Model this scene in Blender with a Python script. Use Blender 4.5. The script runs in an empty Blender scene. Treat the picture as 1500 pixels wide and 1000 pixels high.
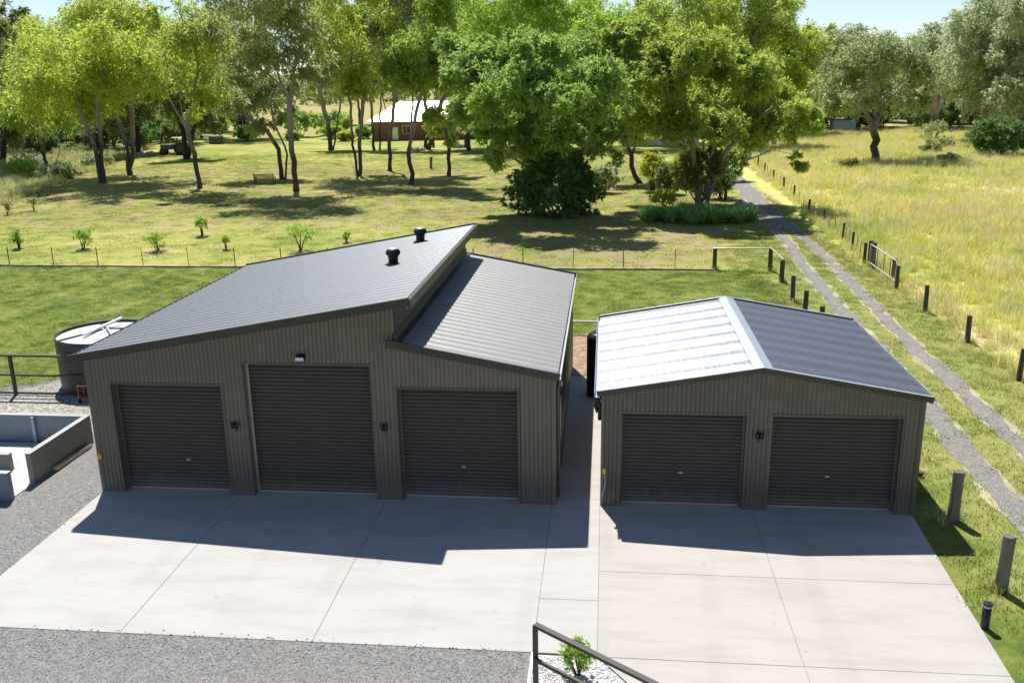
import bpy, math, random
import numpy as np
from mathutils import Vector, Matrix

SC = bpy.context.scene
COL = SC.collection
R = math.radians

# ------------------------------------------------------------------ camera
cam_d = bpy.data.cameras.new('camera')
cam = bpy.data.objects.new('camera', cam_d)
COL.objects.link(cam)
SC.camera = cam
yaw, pit, rol = 0.1046, -0.2784, -0.0158
fw = Vector((-math.sin(yaw)*math.cos(pit), math.cos(yaw)*math.cos(pit), math.sin(pit)))
rt = Vector((math.cos(yaw), math.sin(yaw), 0))
up = rt.cross(fw)
rt, up = math.cos(rol)*rt + math.sin(rol)*up, -math.sin(rol)*rt + math.cos(rol)*up
m = Matrix((rt, up, -fw)).transposed().to_4x4()
m.translation = Vector((12.0665, -19.1771, 9.4223))
cam.matrix_world = m
cam_d.sensor_width = 36
cam_d.lens = 1331.05/1500*36
cam_d.clip_start = 0.1
cam_d.clip_end = 20000

# ------------------------------------------------------------------ sky, sun, exposure
SUN = Vector((-0.205, 0.55, 1.0)).normalized()
w = bpy.data.worlds.new('World')
SC.world = w
w.use_nodes = True
wn = w.node_tree
bg = wn.nodes['Background']
sky = wn.nodes.new('ShaderNodeTexSky')
sky.sky_type = 'NISHITA'
sky.sun_disc = False
sky.sun_elevation = math.asin(SUN.z)
sky.sun_rotation = math.atan2(SUN.x, SUN.y)
sky.air_density = 1.0
sky.dust_density = 0.2
sky.altitude = 1500
sky.ozone_density = 2.2
hs = wn.nodes.new('ShaderNodeHueSaturation')      # white balance of the skylight
hs.inputs['Saturation'].default_value = 0.93
wn.links.new(sky.outputs[0], hs.inputs['Color'])
wn.links.new(hs.outputs[0], bg.inputs[0])
bg.inputs[1].default_value = 0.088
sd = bpy.data.lights.new('sun', 'SUN')
sd.energy = 5.0
sd.angle = R(0.5)
sd.color = (1.0, 0.965, 0.90)
so = bpy.data.objects.new('sun', sd)
so.rotation_euler = SUN.to_track_quat('Z', 'Y').to_euler()
so.location = (-10, 25, 45)
COL.objects.link(so)
vs = SC.view_settings
vs.view_transform = 'Standard'
vs.look = 'None'
vs.exposure = 0.55
vs.gamma = 1.0
vs.use_curve_mapping = False
SC.cycles.use_denoising = True
SC.cycles.max_bounces = 8
SC.cycles.diffuse_bounces = 5
SC.cycles.transmission_bounces = 6
SC.cycles.transparent_max_bounces = 6

# ------------------------------------------------------------------ helpers
def tag(o, label=None, cat=None, group=None, kind=None):
    if label: o['label'] = label
    if cat: o['category'] = cat
    if group: o['group'] = group
    if kind: o['kind'] = kind
    return o

def link(o, parent=None):
    COL.objects.link(o)
    if parent is not None: o.parent = parent
    return o

def empty(name, loc, rz=0.0):
    o = bpy.data.objects.new(name, None)
    o.location = loc
    o.rotation_euler = (0, 0, rz)
    o.empty_display_size = 0.2
    COL.objects.link(o)
    return o

def copy_tree(o, parent=None):
    c = o.copy()
    COL.objects.link(c)
    if parent is not None:
        c.parent = parent
    for ch in list(o.children):
        copy_tree(ch, c)
    return c

def np_mesh(name, V, F, smooth=False):
    """V (n,3) array, F (m,k) array of one polygon size."""
    me = bpy.data.meshes.new(name)
    V = np.asarray(V, dtype=np.float32); F = np.asarray(F, dtype=np.int32)
    k = F.shape[1]
    me.vertices.add(len(V)); me.vertices.foreach_set('co', V.ravel())
    me.loops.add(F.size); me.loops.foreach_set('vertex_index', F.ravel())
    me.polygons.add(len(F)); me.polygons.foreach_set('loop_start', np.arange(0, F.size, k, dtype=np.int32))
    me.update(calc_edges=True)
    if smooth:
        me.polygons.foreach_set('use_smooth', np.ones(len(F), dtype=bool))
    return me

class MB:
    def __init__(s): s.v = []; s.f = []
    def face(s, pts):
        i = len(s.v); s.v += [tuple(q) for q in pts]; s.f.append(tuple(range(i, i+len(pts))))
    def box(s, x0, x1, y0, y1, z0, z1):
        i = len(s.v)
        s.v += [(x0,y0,z0),(x1,y0,z0),(x1,y1,z0),(x0,y1,z0),(x0,y0,z1),(x1,y0,z1),(x1,y1,z1),(x0,y1,z1)]
        s.f += [tuple(i+k for k in q) for q in ((0,3,2,1),(4,5,6,7),(0,1,5,4),(1,2,6,5),(2,3,7,6),(3,0,4,7))]
        return s
    def beam(s, a, b, w, h, upv=(0,0,1)):
        a = Vector(a); b = Vector(b); d = (b-a).normalized()
        side = d.cross(Vector(upv))
        if side.length < 1e-4: side = d.cross(Vector((0,1,0)))
        side.normalize(); u = side.cross(d)
        i = len(s.v)
        for q in (a, b):
            for sx, sz in ((-1,-1),(1,-1),(1,1),(-1,1)):
                s.v.append(tuple(q + side*(sx*w/2) + u*(sz*h/2)))
        s.f += [tuple(i+k for k in q) for q in ((0,1,2,3),(7,6,5,4),(0,4,5,1),(1,5,6,2),(2,6,7,3),(3,7,4,0))]
        return s
    def tube(s, pts, rad, n=6, cap=True):
        pts = [Vector(q) for q in pts]
        if not hasattr(rad, '__len__'): rad = [rad]*len(pts)
        base = len(s.v); ref = None
        for k, q in enumerate(pts):
            d = (pts[min(k+1, len(pts)-1)] - pts[max(k-1, 0)]).normalized()
            if ref is None:
                ref = d.cross(Vector((0.13, 0.97, 0.2)))
                if ref.length < 1e-3: ref = d.cross(Vector((1,0,0)))
            ref = (ref - d*ref.dot(d)).normalized(); b2 = d.cross(ref)
            for j in range(n):
                a = 2*math.pi*j/n
                s.v.append(tuple(q + (ref*math.cos(a) + b2*math.sin(a))*rad[k]))
        for k in range(len(pts)-1):
            for j in range(n):
                a0 = base+k*n+j; a1 = base+k*n+(j+1) % n
                s.f.append((a0, a1, a1+n, a0+n))
        if cap:
            s.f.append(tuple(base+j for j in reversed(range(n))))
            e = base+(len(pts)-1)*n
            s.f.append(tuple(e+j for j in range(n)))
        return s
    def lathe(s, prof, n=24, c=(0,0,0)):
        base = len(s.v)
        for r, z in prof:
            for j in range(n):
                a = 2*math.pi*j/n
                s.v.append((c[0]+r*math.cos(a), c[1]+r*math.sin(a), c[2]+z))
        for k in range(len(prof)-1):
            for j in range(n):
                a0 = base+k*n+j; a1 = base+k*n+(j+1) % n
                s.f.append((a0, a1, a1+n, a0+n))
        return s
    def build(s, name, mat, parent=None, smooth=False, loc=None):
        me = bpy.data.meshes.new(name)
        me.from_pydata(s.v, [], s.f)
        if smooth:
            for q in me.polygons: q.use_smooth = True
        me.materials.append(mat)
        me.update()
        o = bpy.data.objects.new(name, me)
        if loc is not None: o.location = loc
        return link(o, parent)

# ------------------------------------------------------------------ materials
def sock(nt, v):
    return v
class NT:
    def __init__(s, nt): s.t = nt
    def n(s, typ, ins=None, out=0, **props):
        nd = s.t.nodes.new(typ)
        for k, v in props.items(): setattr(nd, k, v)
        for k, v in (ins or {}).items():
            if isinstance(v, bpy.types.NodeSocket): s.t.links.new(v, nd.inputs[k])
            else: nd.inputs[k].default_value = v
        return nd.outputs[out] if out is not None else nd
    def noise(s, vec, scale, detail=3, rough=.55, dist=0.0):
        return s.n('ShaderNodeTexNoise', {'Vector': vec, 'Scale': scale, 'Detail': detail, 'Roughness': rough, 'Distortion': dist})
    def math(s, op, a, b=0.0, clamp=False):
        return s.n('ShaderNodeMath', {0: a, 1: b}, operation=op, use_clamp=clamp)
    def ramp(s, fac, stops, interp='LINEAR'):
        nd = s.t.nodes.new('ShaderNodeValToRGB')
        cr = nd.color_ramp; cr.interpolation = interp
        while len(cr.elements) < len(stops): cr.elements.new(0.5)
        for e, (p, c) in zip(cr.elements, stops):
            e.position = p
            e.color = (c, c, c, 1) if not hasattr(c, '__len__') else (*c, 1)
        s.t.links.new(fac, nd.inputs[0])
        return nd.outputs[0]
    def mix(s, fac, a, b, blend='MIX'):
        nd = s.t.nodes.new('ShaderNodeMix'); nd.data_type = 'RGBA'; nd.blend_type = blend
        for k, v in ((0, fac), (6, a), (7, b)):
            if isinstance(v, bpy.types.NodeSocket): s.t.links.new(v, nd.inputs[k])
            elif k == 0: nd.inputs[0].default_value = v
            else: nd.inputs[k].default_value = (*v, 1)
        return nd.outputs[2]
    def sstep(s, v, a, b):
        return s.n('ShaderNodeMapRange', {0: v, 1: a, 2: b, 3: 0.0, 4: 1.0}, interpolation_type='SMOOTHSTEP')
    def pos(s): return s.n('ShaderNodeNewGeometry', out=0)
    def obj(s): return s.n('ShaderNodeTexCoord', out=3)
    def bump(s, h, strength=.3, dist=.01):
        return s.n('ShaderNodeBump', {'Height': h, 'Strength': strength, 'Distance': dist})

def newmat(name):
    mt = bpy.data.materials.new(name); mt.use_nodes = True
    return mt, NT(mt.node_tree), mt.node_tree.nodes['Principled BSDF']

def pset(t, b, **kw):
    names = dict(col='Base Color', rough='Roughness', metal='Metallic', spec='Specular IOR Level', normal='Normal', coat='Coat Weight')
    for k, v in kw.items():
        i = b.inputs[names[k]]
        if isinstance(v, bpy.types.NodeSocket): t.t.links.new(v, i)
        elif k == 'col': i.default_value = (*v, 1)
        else: i.default_value = v

def simple(name, col, rough=.6, metal=0., var=.12, scale=6., spec=.5, bump=0.):
    mt, t, b = newmat(name)
    n = t.noise(t.obj(), scale, 5, .65)
    lo = tuple(c*(1-var) for c in col); hi = tuple(min(1, c*(1+var)) for c in col)
    pset(t, b, col=t.ramp(n, [(.3, lo), (.7, hi)]), rough=rough, metal=metal, spec=spec)
    if bump: pset(t, b, normal=t.bump(n, bump, .01))
    return mt

def painted_steel(name, col, rough=.45, dirt=.15, spec=.5, metal=0.):
    mt, t, b = newmat(name)
    p = t.pos()
    n = t.noise(p, 1.3, 5, .7); n2 = t.noise(p, 18, 3, .6)
    st = t.noise(t.n('ShaderNodeVectorMath', {0: p, 1: (5., 5., .35)}, operation='MULTIPLY'), 1.5, 4, .6)
    c = t.mix(t.ramp(n, [(.35, 0.), (.75, dirt)]), col, tuple(x*1.5+.03 for x in col))
    c = t.mix(t.ramp(st, [(.5, 0.), (.8, dirt)]), c, tuple(x*.6 for x in col))
    zz = t.n('ShaderNodeSeparateXYZ', {0: p}, out=2)
    sp = t.math('MULTIPLY', t.math('SUBTRACT', 1.0, t.sstep(t.math('ADD', zz, t.math('MULTIPLY', st, -.5)), -.2, .18)), .45)
    c = t.mix(sp, c, (.20, .175, .14))
    pset(t, b, col=c, rough=t.ramp(n2, [(.3, rough-.06), (.7, rough+.1)]), spec=spec, metal=metal)
    return mt

M = {}
M['wall'] = painted_steel('wall_cladding_paint', (.116, .095, .074), .36, .15, .7)
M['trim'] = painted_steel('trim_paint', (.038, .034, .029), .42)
M['jamb'] = painted_steel('jamb_paint', (.108, .089, .070), .4)
M['door'] = painted_steel('door_paint', (.058, .044, .033), .36)
M['wall2'] = painted_steel('small_wall_paint', (.094, .078, .066), .36, .15, .7)
M['door2'] = painted_steel('small_door_paint', (.056, .043, .035), .36)
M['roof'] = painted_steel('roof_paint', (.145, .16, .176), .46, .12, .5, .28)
M['roof_low_haze'] = painted_steel('roof_paint_haze_tint', (.215, .215, .208), .48, .12, .5, .28)  # same paint as the upper roof; reflected haze put into a lighter, warmer colour
M['zinc'] = painted_steel('small_roof_zinc', (.175, .187, .203), .32, .10, .5, .6)
M['zinctrim'] = painted_steel('ridge_zinc', (.42, .46, .50), .4, .1, .5, .6)
M['alu'] = simple('aluminium', (.62, .62, .60), .35, .7)
M['white'] = simple('white_paint', (.75, .75, .73), .5)
M['black'] = simple('black_plastic', (.016, .016, .018), .35, var=.25)
M['darksteel'] = simple('dark_brown_steel', (.045, .038, .033), .45, var=.2)
M['tank'] = simple('dark_tank', (.036, .037, .042), .4, var=.15)
M['tanktop'] = simple('tank_lid', (.55, .57, .60), .4, .3)
M['yellow'] = simple('yellow_plastic', (.75, .45, .03), .4)
M['red'] = simple('red_steel', (.42, .08, .05), .5)
M['glass'] = simple('window_glass', (.04, .05, .06), .05, spec=.8)
M['whiteroof'] = simple('white_roof', (.74, .74, .74), .4, .1, .05)
M['rock'] = simple('pale_rock', (.36, .34, .31), .9, var=.4, scale=3, bump=.5)
M['rust'] = simple('rusty_iron', (.10, .07, .055), .8, var=.5, scale=5)
M['tyre'] = simple('tyre_rubber', (.03, .03, .03), .8)
M['block'] = simple('stone_block', (.13, .12, .12), .8, var=.3)
M['pebble'] = simple('white_pebble', (.62, .60, .58), .7, var=.4, scale=14)
M['galv'] = simple('galvanised_pipe', (.52, .51, .48), .45, .5)
M['wire'] = simple('fence_wire', (.20, .18, .16), .5, .5)
M['shadeblue'] = simple('panel_shade_blue', (.17, .205, .25), .5, var=.1)  # bluish sky shade of the bay's inner faces, put into the panel colour
M['bluesteel'] = simple('weathered_blue_steel', (.30, .38, .48), .5, .3)
M['orange'] = simple('terracotta', (.5, .2, .08), .8)

def wood_mat(name, a, b_, vert=True):
    mt, t, b = newmat(name)
    v = t.n('ShaderNodeVectorMath', {0: t.obj(), 1: (22., 22., 1.6) if vert else (2., 22., 22.)}, operation='MULTIPLY')
    n = t.noise(v, 1.2, 5, .7); g = t.noise(t.obj(), 3.0, 3)
    c = t.mix(n, a, b_); c = t.mix(t.ramp(g, [(.4, 0.), (.7, .4)]), c, tuple(x*.6 for x in a))
    pset(t, b, col=c, rough=.9, normal=t.bump(n, .6, .012))
    return mt
M['post'] = wood_mat('weathered_post_wood', (.10, .082, .066), (.27, .235, .20))
M['darkpost'] = wood_mat('dark_post_wood', (.045, .036, .028), (.13, .105, .085))
M['plank'] = wood_mat('pale_plank', (.50, .40, .27), (.62, .52, .38), False)

def bark_mat(name, low, high, z0=2., z1=7.):
    mt, t, b = newmat(name)
    o = t.obj()
    v = t.n('ShaderNodeVectorMath', {0: o, 1: (7., 7., 1.)}, operation='MULTIPLY')
    n = t.noise(v, 1.6, 5, .7); g = t.noise(o, .55, 4, .6)
    z = t.n('ShaderNodeSeparateXYZ', {0: o}, out=2)
    k = t.sstep(t.math('ADD', z, t.math('MULTIPLY', t.math('SUBTRACT', g, .5), 9.)), z0, z1)
    lowc = t.mix(n, tuple(x*.6 for x in low), tuple(x*1.5 for x in low))
    highc = t.mix(n, tuple(x*.55 for x in high), high)
    pset(t, b, col=t.mix(k, lowc, highc), rough=.9, normal=t.bump(n, .7, .04))
    return mt
M['bark'] = bark_mat('gum_bark', (.060, .050, .044), (.40, .33, .26))
M['bark_dark'] = bark_mat('dark_bark', (.035, .029, .026), (.15, .12, .10), 3, 10)
M['bark_tan'] = bark_mat('tan_bark', (.14, .105, .075), (.42, .33, .235), 0, 4)
M['bark_pink'] = bark_mat('pink_bark', (.13, .09, .07), (.50, .38, .29), 0, 3)

LG = 2.2
def leaf_mat(name, a, b_, c_, trans=.58, rough=.5):
    mt, t, b = newmat(name)
    a, b_, c_ = [tuple(min(.75, x*LG) for x in q) for q in (a, b_, c_)]
    rnd = t.n('ShaderNodeNewGeometry', out=8)
    cl = t.noise(t.pos(), .9, 3, .6)
    f = t.math('ADD', t.math('MULTIPLY', rnd, .55), t.math('MULTIPLY', t.math('SUBTRACT', cl, .28), 1.0), True)
    col = t.ramp(f, [(.12, a), (.5, b_), (.88, c_)])
    pset(t, b, col=col, rough=rough, spec=.35)
    tr = t.n('ShaderNodeBsdfTranslucent', {0: t.mix(.5, col, tuple(min(1, x*1.25) for x in c_))})
    mx = t.n('ShaderNodeMixShader', {0: trans, 1: b.outputs[0], 2: tr})
    t.t.links.new(mx, t.t.nodes['Material Output'].inputs[0])
    return mt
LEAF = {
 'lime':   leaf_mat('leaf_lime', (.085, .118, .019), (.17, .21, .032), (.275, .305, .052)),
 'limeg':  leaf_mat('leaf_lime_green', (.062, .098, .021), (.128, .175, .033), (.225, .265, .052)),
 'olive':  leaf_mat('leaf_olive', (.080, .118, .022), (.155, .200, .036), (.255, .285, .055)),
 'bronze': leaf_mat('leaf_bronze', (.070, .092, .030), (.130, .155, .052), (.20, .22, .08)),
 'mid':    leaf_mat('leaf_mid', (.050, .090, .018), (.11, .165, .030), (.20, .25, .045)),
 'green':  leaf_mat('leaf_green', (.050, .092, .024), (.108, .165, .036), (.195, .26, .062)),
 'green2': leaf_mat('leaf_green_far', (.05, .10, .018), (.12, .19, .03), (.21, .28, .045)),
 'grey':   leaf_mat('leaf_grey', (.065, .088, .035), (.125, .155, .065), (.20, .225, .105)),
 'silver': leaf_mat('leaf_silver', (.085, .110, .058), (.16, .19, .105), (.25, .275, .165)),
 'dark':   leaf_mat('leaf_dark', (.030, .045, .015), (.065, .085, .025), (.12, .14, .04)),
 'bush':   leaf_mat('leaf_bush', (.022, .046, .013), (.052, .098, .024), (.105, .155, .042), .4),
 'yellow': leaf_mat('leaf_yellow', (.11, .14, .02), (.19, .21, .03), (.27, .27, .045)),
 'rusty':  leaf_mat('leaf_rusty', (.060, .070, .016), (.105, .115, .024), (.16, .155, .035)),
 'citrus': leaf_mat('leaf_citrus', (.07, .125, .018), (.13, .205, .03), (.20, .27, .05)),
 'strap':  leaf_mat('leaf_strap', (.045, .095, .020), (.10, .18, .040), (.18, .26, .07), .35, .35),
}

# --- one grass colour for soil and blades, driven by place
def grass_group():
    g = bpy.data.node_groups.new('grass_colour', 'ShaderNodeTree')
    g.interface.new_socket('Color', in_out='OUTPUT', socket_type='NodeSocketColor')
    t = NT(g); out = g.nodes.new('NodeGroupOutput')
    p = t.pos(); sx = t.n('ShaderNodeSeparateXYZ', {0: p}, out=None)
    X, Y = sx.outputs[0], sx.outputs[1]
    big = t.noise(p, .09, 3, .6); mid = t.noise(p, .45, 4, .65); fine = t.noise(p, 3.2, 4, .7); vf = t.noise(p, 14, 3, .7)
    # broad back lawn: yellow green with dry patches
    lawn = t.ramp(t.math('ADD', t.math('MULTIPLY', big, .6), t.math('MULTIPLY', mid, .4)), [(.41, (.20, .265, .045)), (.5, (.34, .37, .08)), (.59, (.47, .43, .15))])
    lawn = t.mix(t.ramp(fine, [(.45, 0.), (.75, .55)]), lawn, (.33, .29, .11))
    litter = t.math('MULTIPLY', t.sstep(mid, .43, .56), t.math('MULTIPLY', t.sstep(Y, 36, 46), t.math('SUBTRACT', 1.0, t.sstep(Y, 80, 100))))
    ds = t.n('ShaderNodeVectorMath', {0: p, 1: (11., 38., 0.)}, operation='DISTANCE', out=1)
    bare = t.math('MULTIPLY', t.math('SUBTRACT', 1.0, t.sstep(ds, 7., 14.)), t.sstep(mid, .36, .54))
    litter = t.math('MAXIMUM', litter, bare)
    lawn = t.mix(t.math('MULTIPLY', litter, .75), lawn, (.31, .235, .135))
    # irrigated lawn next to the sheds
    near = t.ramp(t.math('ADD', t.math('MULTIPLY', mid, .6), t.math('MULTIPLY', fine, .4)), [(.40, (.085, .14, .024)), (.5, (.15, .205, .036)), (.60, (.24, .25, .06))])
    wob = t.math('MULTIPLY', t.math('SUBTRACT', mid, .5), 1.2)
    mn = t.math('MULTIPLY', t.math('SUBTRACT', 1.0, t.sstep(t.math('ADD', Y, wob), 27.2, 27.9)), t.math('SUBTRACT', 1.0, t.sstep(t.math('ADD', X, wob), 20.0, 21.2)))
    c = t.mix(mn, lawn, near)
    # verge of the drive
    verge = t.ramp(t.math('ADD', t.math('MULTIPLY', mid, .5), t.math('MULTIPLY', fine, .5)), [(.36, (.17, .22, .045)), (.52, (.29, .31, .085)), (.68, (.40, .35, .15))])
    mv = t.math('MULTIPLY', t.sstep(t.math('ADD', X, wob), 19.2, 20.6), t.math('SUBTRACT', 1.0, t.sstep(Y, 36, 60)))
    c = t.mix(mv, c, verge)
    # long paddock grass
    pad = t.ramp(t.math('ADD', t.math('MULTIPLY', big, .45), t.math('ADD', t.math('MULTIPLY', mid, .35), t.math('MULTIPLY', fine, .2))), [(.40, (.29, .37, .06)), (.46, (.47, .49, .10)), (.52, (.60, .57, .18)), (.60, (.56, .48, .25))])
    mp = t.sstep(t.math('ADD', X, t.math('MULTIPLY', wob, .8)), 25.1, 26.0)
    c = t.mix(mp, c, pad)
    # rough grass down the left bank
    lw = t.math('ADD', t.math('MULTIPLY', X, -1.0), t.math('MULTIPLY', t.math('SUBTRACT', Y, 53.), -.32))
    ml = t.math('MULTIPLY', t.sstep(t.math('ADD', lw, t.math('MULTIPLY', wob, 1.5)), 36.5, 40.5), t.sstep(Y, 40, 48))
    wild = t.ramp(mid, [(.35, (.10, .15, .035)), (.5, (.21, .25, .07)), (.65, (.34, .31, .13))])
    c = t.mix(ml, c, wild)
    c = t.mix(t.ramp(vf, [(.3, .45), (.62, 0.)]), c, t.mix(.5, c, (.05, .06, .015)))
    # far dry fields
    c = t.mix(t.math('MULTIPLY', t.sstep(Y, 150, 175), .8), c, (.38, .31, .13))
    g.links.new(c, out.inputs[0])
    return g
GG = grass_group()
def gcol(t):
    nd = t.t.nodes.new('ShaderNodeGroup'); nd.node_tree = GG
    return nd.outputs[0]
mt, t, b = newmat('grass_soil')
nn = t.noise(t.pos(), 9, 4, .75)
pset(t, b, col=t.mix(.10, gcol(t), (.14, .11, .06)), rough=.95, spec=.1, normal=t.bump(nn, .8, .05))
M['soil'] = mt
def blade_mat(name, gain, tip):
    mt, t, b = newmat(name)
    rnd = t.n('ShaderNodeNewGeometry', out=8)
    c = t.mix(t.math('MULTIPLY', rnd, .45), gcol(t), tip)
    c = t.mix(1.0, c, gain, 'MULTIPLY')
    pset(t, b, col=c, rough=.6, spec=.2)
    tr = t.n('ShaderNodeBsdfTranslucent', {0: c})
    mx = t.n('ShaderNodeMixShader', {0: .5, 1: b.outputs[0], 2: tr})
    t.t.links.new(mx, t.t.nodes['Material Output'].inputs[0])
    return mt
M['blade'] = blade_mat('lawn_blade', (1.2, 1.2, 1.15), (.32, .35, .10))
M['longblade'] = blade_mat('paddock_blade', (1.25, 1.25, 1.2), (.66, .62, .28))

def concrete(name, a, warm):
    mt, t, b = newmat(name)
    p = t.pos()
    n = t.noise(p, .35, 5, .6); n2 = t.noise(t.n('ShaderNodeVectorMath', {0: p, 1: (.35, 1.6, 1.)}, operation='MULTIPLY'), 1.4, 5, .65); f = t.noise(p, 60, 3, .7)
    c = t.mix(t.ramp(n, [(.35, 0.), (.7, .55)]), a, warm)
    c = t.mix(t.ramp(n2, [(.46, 0.), (.75, .5)]), c, tuple(x*.74 for x in warm))
    w1 = t.n('ShaderNodeTexWave', {'Vector': t.n('ShaderNodeVectorMath', {0: p, 1: (1., .12, 1.)}, operation='MULTIPLY'), 'Scale': .16, 'Distortion': 7., 'Detail': 2., 'Detail Scale': .7})
    c = t.mix(t.math('MULTIPLY', t.ramp(w1, [(.90, 0.), (.98, .13)]), t.ramp(n, [(.4, .0), (.6, 1.)])), c, tuple(x*.62 for x in warm))
    sp = t.noise(p, 2.6, 2, .5)
    c = t.mix(t.ramp(sp, [(.70, 0.), (.76, .35)]), c, tuple(x*.6 for x in warm))
    c = t.mix(t.ramp(f, [(.3, .18), (.5, 0.)]), c, tuple(x*.6 for x in a))
    pset(t, b, col=c, rough=.82, spec=.3, normal=t.bump(f, .08, .004))
    return mt
M['conc'] = concrete('pale_concrete', (.435, .425, .408), (.395, .37, .34))
M['conc2'] = concrete('warm_concrete', (.43, .405, .375), (.39, .355, .315))
M['concwall'] = concrete('wall_concrete', (.25, .24, .205), (.19, .175, .145))
M['joint'] = simple('joint_filler', (.24, .23, .21), .9)

def gravel(name, cols, scale=26):
    mt, t, b = newmat(name)
    p = t.pos()
    vo = t.t.nodes.new('ShaderNodeTexVoronoi'); vo.inputs['Scale'].default_value = scale
    t.t.links.new(p, vo.inputs['Vector'])
    cell = t.n('ShaderNodeSeparateColor', {0: vo.outputs['Color']}, out=0)
    c = t.ramp(cell, [(0., cols[0]), (.5, cols[1]), (1., cols[2])])
    n = t.noise(p, .5, 4, .65); n2 = t.noise(p, 4, 3, .6)
    c = t.mix(t.ramp(n, [(.4, 0.), (.7, .3)]), c, cols[3])
    c = t.mix(t.ramp(n2, [(.35, .3), (.55, 0.)]), c, cols[0])
    pset(t, b, col=c, rough=.9, spec=.25, normal=t.bump(vo.outputs['Distance'], -.9, .03))
    return mt
M['gravel'] = gravel('grey_gravel', ((.11, .108, .105), (.19, .185, .178), (.30, .29, .28), (.21, .19, .168)), 44)
M['gravel2'] = gravel('beige_gravel', ((.13, .12, .105), (.30, .28, .25), (.50, .47, .42), (.36, .31, .25)), 20)
M['track'] = gravel('track_gravel', ((.12, .112, .10), (.21, .198, .185), (.31, .295, .275), (.29, .25, .185)), 34)
M['sand'] = simple('sandy_edge', (.36, .32, .19), .95, var=.3, scale=2)
mt, t, b = newmat('house_brick')
br = t.t.nodes.new('ShaderNodeTexBrick')
br.inputs['Scale'].default_value = 3.
br.inputs['Color1'].default_value = (.25, .095, .055, 1); br.inputs['Color2'].default_value = (.19, .07, .042, 1); br.inputs['Mortar'].default_value = (.3, .25, .2, 1)
t.t.links.new(t.n('ShaderNodeVectorRotate', {0: t.obj(), 'Axis': (1, 0, 0), 'Angle': R(90)}), br.inputs['Vector'])
pset(t, b, col=br.outputs[0], rough=.9)
M['brick'] = mt
M['pavers'] = gravel('bay_floor', ((.38, .39, .40), (.48, .49, .50), (.58, .58, .58), (.5, .49, .47)), 5)

# ================================================================== SETTING
def gz(x, y):
    """height of the ground"""
    x = np.asarray(x, float); y = np.asarray(y, float)
    def ss(v, a, b):
        q = np.clip((v-a)/(b-a), 0, 1); return q*q*(3-2*q)
    z = -.03 + ss(y, 32, 60)*(.22*np.sin(x*.075+1.0)*np.sin(y*.06)+.06*np.sin(x*.21)*np.sin(y*.19))
    lw = -x - (y-53)*.32
    z = z - ss(lw, 36, 44)*ss(y, 38, 50)*.55
    z = z + ss(x, 26, 40)*.10*np.sin(x*.35)*np.sin(y*.28)
    return z

def grid_coords(lo, hi, steps):
    return np.array(sorted(set(lo+hi+steps)))
gx = np.concatenate([[-4000, -1500, -700, -400, -250, -180], np.arange(-140, 141, 2.0), [180, 250, 400, 700, 1500, 4000]])
gy = np.concatenate([[-400, -150, -60], np.arange(-30, 201, 2.0), [230, 280, 350, 450, 700, 1200, 2500, 6000]])
XX, YY = np.meshgrid(gx, gy)
ZZ = gz(XX, YY)
nx, ny = len(gx), len(gy)
idx = np.arange(nx*ny).reshape(ny, nx)
Fq = np.stack([idx[:-1, :-1], idx[:-1, 1:], idx[1:, 1:], idx[1:, :-1]], -1).reshape(-1, 4)
me = np_mesh('ground', np.stack([XX, YY, ZZ], -1).reshape(-1, 3), Fq, True)
me.materials.append(M['soil'])
tag(link(bpy.data.objects.new('ground', me)), kind='structure')

rng = np.random.default_rng(11)
def sheet(name, poly, z, mat, jag=.0, step=.25):
    """flat sheet from a polygon, its edge roughened"""
    pts = []
    n = len(poly)
    for i in range(n):
        a = np.array(poly[i][:2], float); b_ = np.array(poly[(i+1) % n][:2], float)
        j = jag if len(poly[i]) < 3 else poly[i][2]
        L = np.linalg.norm(b_-a); k = max(1, int(L/step)) if j > 0 else 1
        nrm = np.array([-(b_-a)[1], (b_-a)[0]])/max(L, 1e-6)
        for q in range(k):
            off = rng.normal()*j if q else 0
            pts.append(a+(b_-a)*q/k+nrm*off)
    mb = MB(); mb.face([(x, y, z) for x, y in pts])
    return tag(mb.build(name, mat), kind='structure')

# gravel yard: front and left of the concrete
sheet('gravel_yard', [(-30, -14), (10.9, -14, 0), (10.9, -5.62, 0), (.02, -5.62, 0), (.02, .1, .12), (.1, 9.4), (-5.4, 9.4), (-6.8, 7.6), (-10, 6.2), (-30, 6.0)], -.012, M['gravel'], .12)
sheet('gravel_path', [(-12, 4.0), (-.02, 3.6), (-.02, 9.8), (-2, 10.3), (-5.0, 9.9), (-6.3, 7.9), (-7.2, 6.9), (-12, 6.3)], -.008, M['gravel2'], .10)
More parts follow.
